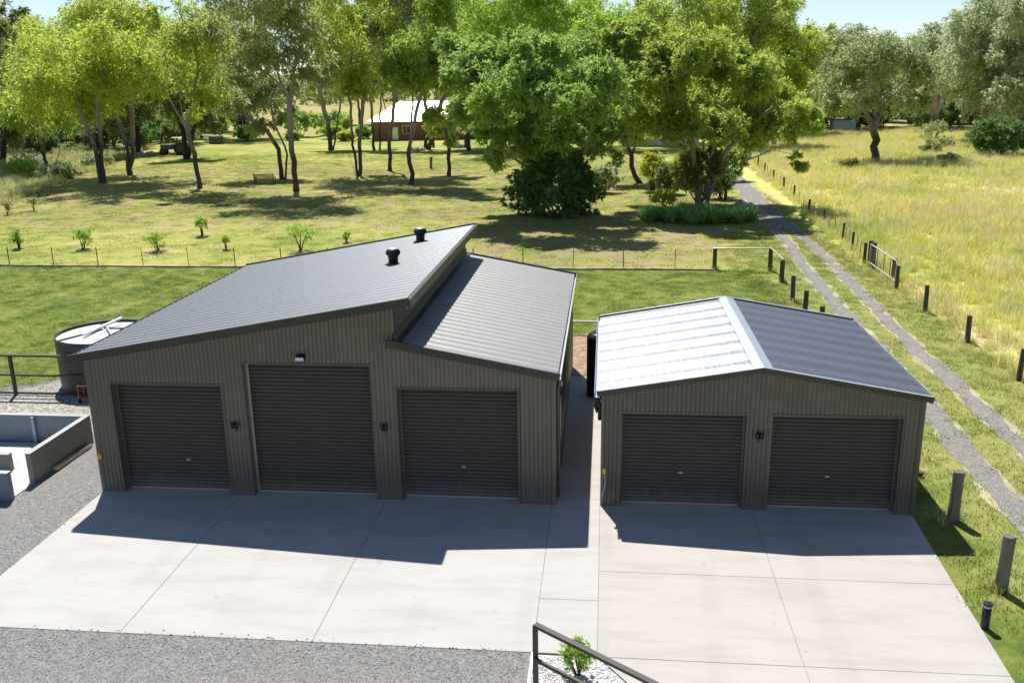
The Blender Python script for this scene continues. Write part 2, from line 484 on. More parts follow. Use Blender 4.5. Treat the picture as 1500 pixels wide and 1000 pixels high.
# wheel tracks of the drive
def strip(name, cl, w_, z, mat, jag):
    cl = np.array(cl, float); P = []
    for i in range(len(cl)-1):
        L = np.linalg.norm(cl[i+1]-cl[i]); k = max(1, int(L/.3))
        for q in range(k): P.append(cl[i]+(cl[i+1]-cl[i])*q/k)
    P.append(cl[-1]); P = np.array(P)
    for _ in range(6): P[1:-1] = (P[:-2]+P[1:-1]*2+P[2:])/4
    mb = MB(); lv, rv = [], []
    jl = np.convolve(rng.normal(size=len(P)+6)*jag, np.ones(3)/2, 'same'); jr = np.convolve(rng.normal(size=len(P)+6)*jag, np.ones(3)/2, 'same')
    for i, q in enumerate(P):
        d = P[min(i+1, len(P)-1)]-P[max(i-1, 0)]; d /= np.linalg.norm(d); nn_ = np.array([-d[1], d[0]])
        for s_, lst, jj in ((1, lv, jl), (-1, rv, jr)):
            e = q+nn_*s_*(w_/2+jj[i]); lst.append((e[0], e[1], float(gz(e[0], e[1]))+z))
    mb.v = lv+rv; n = len(P)
    mb.f = [(i+n, i+n+1, i+1, i) for i in range(n-1)]
    return tag(mb.build(name, mat), kind='structure')
LT = [(21.0, -14), (21.2, -4), (21.35, 1.5), (21.6, 6), (21.85, 12), (21.95, 18), (22.15, 24), (22.45, 30), (22.9, 36), (23.2, 43), (23.45, 52), (23.9, 64), (24.5, 80), (25.6, 100)]
RT = [(23.0, -14), (23.1, -4), (23.15, 4), (23.2, 10), (23.3, 16), (23.6, 22), (23.95, 29), (24.2, 35), (24.25, 43), (24.5, 52), (24.95, 64), (25.5, 80), (26.6, 100)]
strip('drive_edge', LT, .78, .006, M['sand'], .09)
strip('drive_edge', RT, .74, .006, M['sand'], .09)
strip('drive_track', LT, .62, .012, M['track'], .085)
strip('drive_track', RT, .56, .012, M['track'], .085)
strip('drive_track', [(23.85, 42.5), (23.95, 50), (24.4, 64), (25.0, 80), (26.1, 100)], .5, .009, M['track'], .05)

# concrete: a bed with separate slabs, joints open between them
bed = MB(); bed.box(-.01, 18.6, -5.66, .30, -.2, -.012); bed.box(14.9, 18.5, -13.4, -5.66, -.2, -.012); bed.box(11.02, 12.05, .30, 9.6, -.2, -.012)
bed = tag(bed.build('concrete_apron', M['joint']), kind='structure')
def slab(x0, x1, y0, y1, mat, xr=None):
    g = .004; bz = .005; mb = MB()
    xr = x1 if xr is None else xr      # right edge at the front
    B = [(x0+g, y0+g), (xr-g, y0+g), (x1-g, y1-g), (x0+g, y1-g)]
    cx, cy = sum(q[0] for q in B)/4, sum(q[1] for q in B)/4
    low = [(x, y, -.15) for x, y in B]; mid_ = [(x, y, -bz) for x, y in B]
    top = [(x+(bz if x < cx else -bz), y+(bz if y < cy else -bz), 0.) for x, y in B]
    mb.v = low+mid_+top
    for k in range(4):
        j = (k+1) % 4
        mb.f += [(k, j, j+4, k+4), (k+4, j+4, j+8, k+8)]
    mb.f.append((8, 9, 10, 11))
    return mb.build('slab', mat, bed)
for a, b_ in ((0, 3.46), (3.46, 7.02), (7.02, 10.92)): slab(a, b_, -5.68, .32, M['conc'])
slab(10.92, 12.03, -3.98, .32, M['conc']); slab(10.92, 12.03, -5.68, -3.98, M['conc'])
slab(11.0, 12.03, .32, 5.0, M['conc2']); slab(11.0, 12.03, 5.0, 9.5, M['conc2'])
for (y0, y1, xa, xb) in ((-2.9, .32, 18.98, 18.84), (-5.72, -2.9, 18.84, 18.74), (-9.2, -5.72, 18.74, 18.70), (-13.5, -9.2, 18.70, 18.60)):
    slab(12.03, 15.46, y0, y1, M['conc2']) if y0 > -5.8 else None
    slab(15.46, xa, y0, y1, M['conc2'], xb)
mbp = MB(); mbp.v = [(12.05, -5.73, -.15), (15.454, -5.73, -.15), (15.454, -9.2, -.15), (14.6, -9.2, -.15), (12.05, -5.73, 0), (15.454, -5.73, 0), (15.454, -9.2, 0), (14.6, -9.2, 0)]
mbp.f = [(7, 6, 5, 4), (0, 1, 5, 4), (1, 2, 6, 5), (2, 3, 7, 6), (3, 0, 4, 7)]
mbp.build('slab', M['conc2'], bed)

# distant hills
def hill(x0, x1, y, h, seed):
    r_ = np.random.default_rng(seed); n = 60
    xs = np.linspace(x0, x1, n); ph = r_.uniform(0, 6, 4)
    zs = h*(.55+.25*np.sin(xs*.0022+ph[0])+.14*np.sin(xs*.006+ph[1])+.06*np.sin(xs*.016+ph[2]))*np.sin(np.linspace(0, math.pi, n))**.5
    V = []; F = []
    for k, (dy, f) in enumerate(((-500, 0.), (-260, .55), (-60, .93), (0, 1.), (300, .6), (600, 0.))):
        for i in range(n): V.append((xs[i], y+dy, zs[i]*f-1.))
    for k in range(5):
        for i in range(n-1): F.append((k*n+i, k*n+i+1, (k+1)*n+i+1, (k+1)*n+i))
    me = np_mesh('hills', V, F, True); me.materials.append(M['hill'])
    tag(link(bpy.data.objects.new('hills', me)), kind='structure')
mt, t, b = newmat('hill_woodland')
hn = t.noise(t.pos(), .012, 6, .7)
pset(t, b, col=t.ramp(hn, [(.35, (.10, .13, .10)), (.55, (.16, .19, .14)), (.7, (.28, .26, .17))]), rough=1., spec=.0)
M['hill'] = mt
hill(-3200, 900, 3000, 75, 2)
hill(-300, 3800, 3400, 60, 5)

# ================================================================== BIG SHED
def corrugated(name, mat, parent, x0, x1, zb, zt, plane='y', at=0., face=-1, pitch=.10, amp=.034):
    """vertical corrugated cladding; zb, zt floats or functions of the run coordinate"""
    n = max(4, int(round((x1-x0)/pitch*8)))
    xs = np.linspace(x0, x1, n+1)
    fb = zb if callable(zb) else (lambda q: zb); ft = zt if callable(zt) else (lambda q: zt)
    V = []
    for q in xs:
        o_ = at+face*(amp*abs(math.sin(math.pi*q/pitch))**.8-amp*.5)
        for z in (fb(q), ft(q)):
            V.append((q, o_, z) if plane == 'y' else (o_, q, z))
    F = [(2*i, 2*i+2, 2*i+3, 2*i+1) for i in range(n)]
    me = np_mesh(name, V, F, True); me.materials.append(mat)
    return link(bpy.data.objects.new(name, me), parent)

def roller_door(parent, x0, x1, ztop, y, mat, jamb, trackmat, handle=None, pitch=.092):
    d = empty('roller_door', (0, 0, 0)); d.parent = parent
    n = int(ztop/pitch); V = []; F = []
    prof = ((0, -.004), (.08, .018), (.25, .030), (.50, .034), (.72, .026), (.90, .012))
    zs = []; ys = []
    for i in range(n+1):
        for f, o_ in prof:
            z = .05+(i+f)*pitch
            if z < ztop+.02: zs.append(z); ys.append(y-o_)
    for z, yy in zip(zs, ys): V += [(x0, yy, z), (x1, yy, z)]
    F = [(2*i, 2*i+1, 2*i+3, 2*i+2) for i in range(len(zs)-1)]
    me = np_mesh('curtain', V, F, False); me.materials.append(mat)
    link(bpy.data.objects.new('curtain', me), d)
    MB().box(x0+.01, x1-.01, y-.028, y+.02, .006, .05).build('bottom_rail', M['alu'], d)
    for a, s_ in ((x0, 1), (x1, -1)):
        mb = MB(); mb.box(min(a, a+s_*.05), max(a, a+s_*.05), y-.055, y-.018, .0, ztop); mb.build('guide_track', trackmat, d)
    if handle is not None:
        mb = MB(); mb.box(handle-.06, handle+.06, y-.05, y-.017, .78, .795); mb.box(handle-.02, handle+.02, y-.045, y-.016, .795, .82)
        mb.build('handle', M['galv'], d)
    return d

def opening_trim(parent, x0, x1, zt, yf, yd, mat):
    """jambs and head lining the reveal of a door opening, with a face flashing"""
    f = .035
    for a, s_ in ((x0, -1), (x1, 1)):
        MB().box(min(a, a+s_*f), max(a, a+s_*f), yf-.024, yd+.04, 0., zt+f).build('jamb', mat, parent)
    MB().box(x0, x1, yf-.0245, yd+.04, zt, zt+f).build('door_head', mat, parent)

bs = empty('garage_shed', (0, 0, 0))
tag(bs, 'large dark grey shed with split skillion roof and three roller doors', 'shed')
L = 10.6
zu = lambda x: 3.434+.1772*(x+.28)      # upper roof plane
zl = lambda x: 3.882-.1878*(x-7.4)      # lower roof plane
XC = 7.42                                # clerestory wall
top_front = lambda x: (zu(x)-.035) if x <= XC else (zl(x)-.035)
DO = ((.56, 3.24, 2.76), (3.82, 6.80, 3.30), (7.40, 10.17, 2.77))
segs = [(0, .525, 0), (.525, 3.275, 2.795), (3.275, 3.785, 0), (3.785, 6.835, 3.335), (6.835, 7.365, 0), (7.365, XC, 2.805), (XC, 10.205, 2.805), (10.205, 11.0, 0)]
for a, b_, z0 in segs:
    tf = (lambda q, a=a, b_=b_: (zu(q)-.035) if b_ <= XC+.001 else (zl(q)-.035))
    corrugated('cladding', M['wall'], bs, a, b_, z0, tf)
YD = .24
for i, (a, b_, zt) in enumerate(DO):
    opening_trim(bs, a, b_, zt, 0, YD, M['jamb'])
    roller_door(bs, a, b_, zt, YD, M['door'], M['jamb'], M['alu'] if i == 1 else M['jamb'], {0: 2.15, 2: 8.85}.get(i))
corrugated('cladding', M['wall'], bs, 0, L, 0, zu(0)-.04, 'x', 0., -1)
corrugated('cladding', M['wall'], bs, 0, L, 0, zl(11)-.04, 'x', 11., 1)
corrugated('cladding', M['wall'], bs, 0, XC, 0, lambda q: zu(q)-.04, 'y', L, 1)
corrugated('cladding', M['wall'], bs, XC, 11.0, 0, lambda q: zl(q)-.04, 'y', L, 1)
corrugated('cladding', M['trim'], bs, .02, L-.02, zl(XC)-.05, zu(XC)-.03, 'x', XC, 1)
# corner flashings
for (x, y, zt) in ((0, 0, zu(0)), (11, 0, zl(11)), (0, L, zu(0)), (11, L, zl(11))):
    sx = -1 if x == 0 else 1; sy = -1 if y == 0 else 1
    mb = MB(); mb.box(min(x+sx*.022, x-sx*.06), max(x+sx*.022, x-sx*.06), min(y+sy*.020, y+sy*.024), max(y+sy*.020, y+sy*.024), 0, zt-.05)
    mb.box(min(x+sx*.020, x+sx*.024), max(x+sx*.020, x+sx*.024), min(y+sy*.022, y-sy*.06), max(y+sy*.022, y-sy*.06), 0, zt-.05)
    mb.build('corner_flashing', M['wall'], bs)

def roof_sheet_mesh(name, x0, x1, zf, width, ribs, mat, rib_h=.02, bow=0., corr=0., ends=6):
    """one long sheet running down the slope; profile across Y from 0 to width"""
    prof = []
    if ribs:
        sp = width/ribs
        prof.append((0, 0))
        for k in range(ribs):
            y = (k+.5)*sp-.024
            prof += [(y, 0), (y+.012, rib_h), (y+.036, rib_h), (y+.048, 0)]
        prof.append((width, 0))
    else:
        n = 80
        for k in range(n+1):
            y = width*k/n
            prof.append((y, bow*math.cos(2*math.pi*y/width)+corr*(.70+.30*math.sin(2*math.pi*y/width))*math.cos(2*math.pi*y/width*10)))
    xs = np.linspace(x0, x1, ends)
    V = []; F = []
    for x in xs:
        for y, h in prof: V.append((x, y, zf(x)+h))
    m_ = len(prof)
    for i in range(ends-1):
        for j in range(m_-1):
            F.append((i*m_+j, (i+1)*m_+j, (i+1)*m_+j+1, i*m_+j+1))
    me = np_mesh(name, V, F, not ribs); me.materials.append(mat)
    return me
ur = empty('roof', (0, 0, 0)); ur.parent = bs
NS = 16; WS = (L+.3)/NS
rr = random.Random(4)
def lay(parent, me, n, wd, y0, tilt=.0):
    for k in range(n):
        o = bpy.data.objects.new('roof_sheet', me)
        o.location = (0, y0+k*wd, rr.uniform(0, .0004))
        o.rotation_euler = (rr.gauss(0, tilt), 0, 0)
        link(o, parent)
lay(ur, roof_sheet_mesh('roof_sheet', -.26, 7.77, zu, WS+.001, 2, M['roof']), NS, WS, -.15, .00025)
lr = empty('lower_roof', (0, 0, 0)); lr.parent = bs
lay(lr, roof_sheet_mesh('lower_roof_sheet', XC+.012, 11.07, zl, WS+.001, 2, M['roof_low_haze']), NS, WS, -.15, .00025)
# underside lining so that the sheets have thickness
for par, x0, x1, zf in ((ur, -.255, 7.765, zu), (lr, XC+.02, 11.065, zl)):
    mb = MB(); V = []
    for y in (-.14, L+.14):
        for x in (x0, x1): V += [(x, y, zf(x)-.03), (x, y, zf(x)-.006)]
    mb.v = V; mb.f = [(0, 4, 6, 2), (1, 3, 7, 5), (0, 2, 3, 1), (4, 5, 7, 6), (0, 1, 5, 4), (2, 6, 7, 3)]
    mb.build('roof_lining', M['trim'], par)
# barge boards
def barge(par, x0, x1, zf, y, h=.17, mat=None):
    mb = MB(); mb.beam((x0, y, zf(x0)-h/2+.05), (x1, y, zf(x1)-h/2+.05), .05, h)
    return mb.build('barge_board', mat or M['trim'], par)
for y in (-.172, L+.172):
    barge(ur, -.30, 7.83, zu, y, .19); barge(lr, 7.24, 11.12, zl, y, .17)
# high edge capping and fascia on the upper roof, apron flashing at its foot
mb = MB(); mb.beam((7.80, -.20, zu(7.80)+.012), (7.80, L+.20, zu(7.80)+.012), .11, .02); mb.beam((7.838, -.20, zu(7.8)-.09), (7.838, L+.20, zu(7.8)-.09), .03, .20)
mb.build('edge_capping', M['trim'], ur)
MB().box(XC+.013, 7.80, -.13, L+.13, zu(7.6)-.17, zu(7.6)-.15).build('soffit', M['jamb'], ur)
MB().beam((7.76, -.13, zu(7.7)-.135), (7.76, L+.13, zu(7.7)-.135), .05, .05).build('soffit_trim', M['plank'], ur)
mb = MB(); mb.beam((XC+.09, -.14, zl(XC+.09)+.034), (XC+.09, L+.14, zl(XC+.09)+.034), .15, .006, (.18, 0, 1)); mb.beam((XC+.02, -.14, zl(XC)+.11), (XC+.02, L+.14, zl(XC)+.11), .012, .16)
mb.build('apron_flashing', M['trim'], lr)
# gutters
def gutter(par, x, z, y0, y1, mat, s_):
    w_ = .115; h = .10; mb = MB()
    pr = [(0, 0), (0, -h), (s_*w_, -h), (s_*w_, .01), (s_*(w_-.012), .01), (s_*(w_-.012), -h+.012), (s_*.012, -h+.012), (s_*.012, 0)]
    for y in (y0, y1):
        for px, pz in pr: mb.v.append((x+px, y, z+pz))
    k = len(pr)
    mb.f = [(i, (i+1) % k, (i+1) % k+k, i+k) for i in range(k)]+[(0, 1, 6, 7), (1, 2, 5, 6), (2, 3, 4, 5)]+[(k, k+7, k+6, k+1), (k+1, k+6, k+5, k+2), (k+2, k+5, k+4, k+3)]
    return mb.build('gutter', mat, par)
gutter(lr, 11.03, zl(11.05)-.01, -.15, L+.15, M['alu'], 1)
gutter(ur, -.22, zu(-.25)-.01, -.15, L+.15, M['trim'], -1)
mb = MB(); mb.tube([(11.09, .35, 2.98), (11.09, .35, 2.86), (11.05, .35, 2.7), (11.05, .35, .05)], .045, 8); mb.build('downpipe', M['wall'], bs, True)
# side door of the right wall
sd_ = empty('side_door', (0, 0, 0)); sd_.parent = bs
MB().box(11.02, 11.04, 2.3, 3.2, .03, 2.1).build('leaf', M['door'], sd_)
mb = MB(); mb.box(11.02, 11.055, 2.23, 2.3, 0, 2.17); mb.box(11.02, 11.055, 3.2, 3.27, 0, 2.17); mb.box(11.02, 11.055, 2.3, 3.2, 2.1, 2.17); mb.build('frame', M['jamb'], sd_)
mb = MB(); mb.tube([(11.03, 2.4, 1.02), (11.075, 2.4, 1.02), (11.075, 2.52, 1.02)], .011, 6); mb.build('handle', M['alu'], sd_)
sw = empty('side_window', (0, 0, 0)); sw.parent = bs
MB().box(11.02, 11.028, .95, 1.75, 1.1, 2.0).build('pane', M['glass'], sw)
mb = MB(); mb.box(11.02, 11.05, .9, .95, 1.05, 2.05); mb.box(11.02, 11.05, 1.75, 1.8, 1.05, 2.05); mb.box(11.02, 11.05, .95, 1.75, 2.0, 2.05); mb.box(11.02, 11.055, .95, 1.75, 1.05, 1.1); mb.build('frame', M['alu'], sw)
mb = MB(); mb.tube([(11.04, .62, 2.75), (11.12, .62, 2.75)], .02, 6); mb.box(11.06, 11.14, .58, .66, 2.70, 2.80); mb.build('sensor', M['white'], bs)
# turbine vents, each lifts off the roof
def turbine(x, y, label):
    e = empty('roof_ventilator', (x, y, zu(x)-.02))
    e.scale = (.88, .88, .92); tag(e, label, 'ventilator', 'turbine ventilators on the upper roof')
    mb = MB(); mb.box(-.22, .22, -.22, .22, -.01, .045); mb.build('flashing', M['trim'], e)
    mb = MB(); mb.lathe([(.155, .0), (.155, .20), (.165, .21), (.165, .26), (.145, .27)], 24); mb.build('throat', M['black'], e, True)
    n = 20; vb = MB()
    for k in range(n):
        a = 2*math.pi*k/n
        pr = [(.15, .26), (.215, .31), (.235, .37), (.215, .43), (.15, .48)]
        for j in range(len(pr)-1):
            (r0, z0), (r1, z1) = pr[j], pr[j+1]; da = .36
            vb.face([(r0*math.cos(a), r0*math.sin(a), z0), (r0*.86*math.cos(a+da), r0*.86*math.sin(a+da), z0), (r1*.86*math.cos(a+da), r1*.86*math.sin(a+da), z1), (r1*math.cos(a), r1*math.sin(a), z1)])
    vb.lathe([(.12, .26), (.17, .32), (.18, .37), (.17, .43), (.12, .48)], 20)
    vb.build('vanes', M['black'], e)
    mb = MB(); mb.lathe([(.16, .475), (.155, .49), (.08, .505), (.0, .51)], 24); mb.build('cap', M['alu'], e, True)
turbine(6.2, 5.35, 'black turbine ventilator nearer the front of the upper roof')
turbine(6.25, 8.95, 'black turbine ventilator nearer the back edge of the upper roof')
# wall lights
def wall_light(x, z, y, label):
    e = empty('wall_light', (x, y, z)); e.scale = (.85, .85, .85); tag(e, label, 'wall light', 'twin black wall lights on the shed fronts')
    mb = MB(); mb.box(-.045, .045, -.03, -.005, -.07, .07); mb.build('mount', M['black'], e)
    for sx in (-.05, .05):
        mb = MB(); mb.tube([(sx*.4, -.03, .03), (sx, -.09, .05)], .014, 6); mb.lathe([(.0, .09), (.045, .09), (.05, .03), (.052, -.05), (.04, -.055)], 12, (sx*1.1, -.11, 0)); mb.build('lamp_head', M['black'], e, True)
    mb = MB(); mb.box(-.03, .03, -.08, -.03, -.15, -.075); mb.build('sensor', M['black'], e)
wall_light(3.53, 1.80, -.012, 'black wall light on pillar between left and middle doors of big shed')
wall_light(7.09, 1.84, -.012, 'black wall light on pillar between middle and right doors of big shed')
wall_light(15.51, 1.82, .038, 'black wall light on the pillar of the small shed')
e = tag(empty('floodlight', (5.24, -.012, 3.50)), 'black floodlight above the tall middle roller door', 'floodlight')
e.scale = (.82, .82, .82)
MB().box(-.05, .05, -.03, -.004, -.05, .05).build('bracket', M['black'], e)
mb = MB(); mb.v = [(-.14, -.05, -.02), (.14, -.05, -.02), (.14, -.20, -.09), (-.14, -.20, -.09), (-.12, -.03, .07), (.12, -.03, .07), (.12, -.17, .02), (-.12, -.17, .02)]
mb.f = [(0, 1, 2, 3), (7, 6, 5, 4), (0, 4, 5, 1), (1, 5, 6, 2), (2, 6, 7, 3), (3, 7, 4, 0)]; mb.build('housing', M['black'], e)
mb = MB(); mb.face([(-.12, -.208, -.075), (.12, -.208, -.075), (.11, -.178, .012), (-.11, -.178, .012)]); mb.build('lens', M['white'], e)
def outlet(x, y, z, label, cord):
    e = tag(empty('power_outlet', (x, y, z)), label, 'outlet')
    mb = MB(); mb.box(-.04, .04, -.05, -.002, -.06, .06); mb.build('box', M['yellow'], e)
    mb = MB(); mb.box(-.025, .025, -.065, -.05, -.03, .03); mb.build('cover', M['yellow'], e)
    if cord:
        mb = MB(); mb.tube([(.01, -.03, -.06), (.03, -.05, -.25), (.01, -.05, -.45), (-.04, -.05, -.62)], .008, 5); mb.build('cable', M['white'], e)
outlet(.06, -.018, .92, 'small yellow outlet box on left corner of big shed', False)
outlet(12.11, .032, .88, 'small yellow outlet box with cable on left corner of small shed', True)

# ================================================================== SMALL SHED
ss_ = empty('garage_shed', (0, 0, 0))
tag(ss_, 'small dark double garage with shiny gable roof and two roller doors', 'shed')
X0, X1, YF, SL = 12.06, 18.97, .05, 6.5
XM = (X0+X1)/2
zg = lambda x: 3.375-(abs(x-XM))*(.6016/3.554)
DS = ((12.47, 15.23, 2.28), (15.78, 18.56, 2.28))
for a, b_, z0 in ((X0, 12.435, 0), (12.435, 15.265, 2.315), (15.265, 15.745, 0), (15.745, 18.595, 2.315), (18.595, X1, 0)):
    n_ = [a]+([XM] if a < XM < b_ else [])+[b_]
    for q0, q1 in zip(n_[:-1], n_[1:]):
        corrugated('cladding', M['wall2'], ss_, q0, q1, z0, lambda q: zg(q)-.035, 'y', YF)
for i, (a, b_, zt) in enumerate(DS):
    opening_trim(ss_, a, b_, zt, YF, YF+.2, M['wall2'])
    roller_door(ss_, a, b_, zt, YF+.2, M['door2'], M['wall2'], M['jamb'], (13.85, 17.1)[i], .088)
corrugated('cladding', M['wall2'], ss_, YF, SL, 0, zg(X0)-.04, 'x', X0, -1)
corrugated('cladding', M['wall2'], ss_, YF, SL, 0, zg(X1)-.04, 'x', X1, 1)
for q0, q1 in ((X0, XM), (XM, X1)): corrugated('cladding', M['wall2'], ss_, q0, q1, 0, lambda q: zg(q)-.04, 'y', SL, 1)
for x, sx in ((X0, -1), (X1, 1)):
    mb = MB(); mb.box(min(x+sx*.022, x-sx*.05), max(x+sx*.022, x-sx*.05), YF-.024, YF-.020, 0, zg(x)-.05); mb.box(min(x+sx*.020, x+sx*.024), max(x+sx*.020, x+sx*.024), YF-.022, YF+.05, 0, zg(x)-.05); mb.build('corner_flashing', M['wall2'], ss_)
sr = empty('roof', (0, 0, 0)); sr.parent = ss_
N2 = 8; W2 = (SL-YF+.2)/N2
meL = roof_sheet_mesh('roof_sheet', X0-.10, XM, lambda x: zg(x)+.01, W2+.001, 0, M['zinc'], bow=.004, corr=.0080, ends=6)
meR = roof_sheet_mesh('roof_sheet', XM, X1+.10, lambda x: zg(x)+.01, W2+.001, 0, M['zinc'], bow=.004, corr=.0080, ends=6)
lay(sr, meL, N2, W2, YF-.10, .0004); lay(sr, meR, N2, W2, YF-.10, .0004)
for x0, x1 in ((X0-.09, XM), (XM, X1+.09)):
    mb = MB(); V = []
    for y in (YF-.09, SL+.09):
        for x in (x0, x1): V += [(x, y, zg(x)-.032), (x, y, zg(x)-.012)]
    mb.v = V; mb.f = [(0, 4, 6, 2), (1, 3, 7, 5), (0, 2, 3, 1), (4, 5, 7, 6), (0, 1, 5, 4), (2, 6, 7, 3)]
    mb.build('roof_lining', M['trim'], sr)
for y in (YF-.118, SL+.118):
    barge(sr, X0-.13, XM, zg, y, .13); barge(sr, XM, X1+.13, zg, y, .13)
for y in (YF-.12, SL+.12):
    for a, b_ in ((X0-.12, XM), (XM, X1+.12)):
        mb = MB(); mb.beam((a, y, zg(a)+.055), (b_, y, zg(b_)+.055), .09, .012); mb.build('barge_cap', M['zinctrim'], sr)
mb = MB()
for s_ in (-1, 1):
    mb.face([(XM, YF-.16, zg(XM)+.058), (XM, SL+.16, zg(XM)+.058), (XM+s_*.21, SL+.16, zg(XM+.21)+.040), (XM+s_*.21, YF-.16, zg(XM+.21)+.040)])
    mb.face([(XM+s_*.21, YF-.16, zg(XM+.21)+.040), (XM+s_*.21, SL+.16, zg(XM+.21)+.040), (XM+s_*.215, SL+.16, zg(XM+.21)+.022), (XM+s_*.215, YF-.16, zg(XM+.21)+.022)])
mb.build('ridge_cap', M['zinctrim'], sr)
gutter(sr, X0-.07, zg(X0-.1)-.012, YF-.12, SL+.12, M['zinctrim'], -1); gutter(sr, X1+.07, zg(X1+.1)-.012, YF-.12, SL+.12, M['zinctrim'], 1)
mb = MB(); mb.tube([(X0-.12, .18, 2.62), (X0-.12, .18, 2.50), (X0-.05, .18, 2.36), (X0-.055, .18, 2.05)], .05, 8); mb.tube([(X0-.13, .30, 2.5), (X0-.16, .24, 2.36), (X0-.10, .2, 2.22)], .045, 8); mb.build('downpipe_elbow', M['black'], ss_, True)

# ================================================================== THINGS AROUND THE SHEDS
# round water tank
e = tag(empty('water_tank', (-4.3, 8.3, -.01)), 'round dark water tank with pale lid behind left of big shed', 'water tank')
H_ = 1.62; RT_ = 1.55
prof = []
k = 0
while k*.1 < H_-.02:
    prof += [(RT_+.0, k*.1), (RT_+.018, k*.1+.03), (RT_+.018, k*.1+.06)]; k += 1
prof += [(RT_, H_), (RT_+.02, H_+.01), (RT_+.02, H_+.09), (RT_-.02, H_+.09), (RT_-.02, H_-.02)]
MB().lathe(prof, 64).build('wall', M['tank'], e, True)
MB().lathe([(RT_-.02, H_), (.0, H_+.16)], 64).build('lid', M['tanktop'], e)
for a in (.5, 2.2, 3.9, 5.4):
    mb = MB(); mb.beam((.1*math.cos(a), .1*math.sin(a), H_+.175), ((RT_-.05)*math.cos(a), (RT_-.05)*math.sin(a), H_+.03), .05, .03); mb.build('rafter', M['black'], e)
mb = MB(); mb.beam((-.35, -.75, H_+.16), (.05, .95, H_+.30), .10, .06); mb.build('inlet_pipe', M['white'], e)
mb = MB(); mb.lathe([(.0, H_+.14), (.26, H_+.14), (.28, H_+.10), (.28, H_+.05)], 20, (.75, .55, 0)); mb.build('strainer', M['black'], e, True)
# slim tank in the alley
e = tag(empty('water_tank', (11.95, 7.75, -.01)), 'slim black water tank in the alley between the sheds', 'water tank')
prof = []
for k in range(19): prof += [(.38, k*.1), (.40, k*.1+.03), (.40, k*.1+.07)]
prof += [(.38, 1.9), (.36, 1.96), (.22, 2.02)]
MB().lathe(prof, 36).build('wall', M['black'], e, True)
MB().lathe([(.22, 2.02), (.22, 2.06), (0, 2.07)], 24).build('lid', M['black'], e)
# crossing pipe rail at the end of the alley
e = tag(empty('low_rail', (11.5, 14.9, 0)), 'pale low rail across the end of alley between sheds', 'rail')
mb = MB(); mb.box(-.9, .9, -.05, .05, .42, .50); mb.build('rail', M['galv'], e)
for x in (-.8, .8): MB().box(x-.04, x+.04, -.04, .04, -.05, .419).build('post', M['darkpost'], e)
sheet('garden_soil', [(10.9, 9.6), (12.2, 9.6), (12.4, 14.8), (10.6, 14.9)], -.02, simple('mulch', (.27, .19, .12), .95, var=.6, scale=5, bump=.8), .12)
# red trolley frame beside the tank
e = tag(empty('trolley', (-3.95, 6.2, 0)), 'red steel trolley frame on gravel beside the round tank', 'trolley')
for x in (-.22, .22):
    for y in (-.15, .15): MB().tube([(x, y, .05), (x, y, .55)], .018, 6).build('upright', M['red'], e)
for z in (.55, .12): MB().tube([(-.22, -.15, z), (.22, -.15, z), (.22, .15, z), (-.22, .15, z), (-.22, -.15, z)], .016, 6).build('frame', M['red'], e)
for x in (-.2, .2):
    mb = MB(); mb.tube([(x-.02, -.15, .07), (x+.02, -.15, .07)], .07, 12); mb.build('wheel', M['tyre'], e)

# dark two rail fence at left
def rail_fence(name, label, pts, rails, ph, pw, mat, mesh=None, posts=None):
    e = tag(empty(name, (pts[0][0], pts[0][1], 0)), label, 'fence')
    ox, oy = pts[0]
    for x, y in (posts or pts): MB().box(x-ox-pw/2, x-ox+pw/2, y-oy-pw/2, y-oy+pw/2, -.1, ph).build('post', mat, e)
    for (x0, y0), (x1, y1) in zip(pts[:-1], pts[1:]):
        for z, w_, h, off in rails:
            MB().beam((x0-ox, y0-oy-off, z), (x1-ox, y1-oy-off, z), w_, h).build('rail', mat, e)
        if mesh:
            z0, z1, sp = mesh
            d = Vector((x1-x0, y1-y0, 0)); LL = d.length; d.normalize(); mb = MB(); n = int((LL+z1-z0)/sp)
            for k in range(n):
                for s_ in (1, -1):
                    q0 = k*sp-(z1-z0); q1 = k*sp
                    a0, a1 = max(q0, 0), min(q1, LL)
                    if a1 <= a0: continue
                    f0, f1 = (a0-q0)/(z1-z0), (a1-q0)/(z1-z0)
                    za, zb_ = (z0+f0*(z1-z0), z0+f1*(z1-z0)) if s_ > 0 else (z1-f0*(z1-z0), z1-f1*(z1-z0))
                    mb.tube([(x0-ox+d.x*a0, y0-oy+d.y*a0+.02, za), (x0-ox+d.x*a1, y0-oy+d.y*a1+.02, zb_)], .0022, 3, False)
            mb.build('wire_mesh', M['wire'], e)
    return e
rail_fence('yard_fence', 'dark two rail fence across the gravel in front of round tank', [(-13.9, 6.72), (-11.5, 6.72), (-9.1, 6.72), (-6.72, 6.72), (-4.3, 6.72), (-1.9, 6.72), (-.15, 6.72)], [(1.30, .10, .06, 0), (.66, .05, .06, .03), (.06, .05, .06, .03)], 1.27, .09, M['darksteel'], (.08, .64, .12))
rail_fence('corner_fence', 'dark timber fence with wire mesh in the bottom foreground', [(11.05, -6.66), (13.35, -8.36), (15.6, -10.0)], [(1.185, .095, .055, 0), (.60, .045, .06, .06)], 1.17, .085, M['darksteel'], (.0, .58, .07))

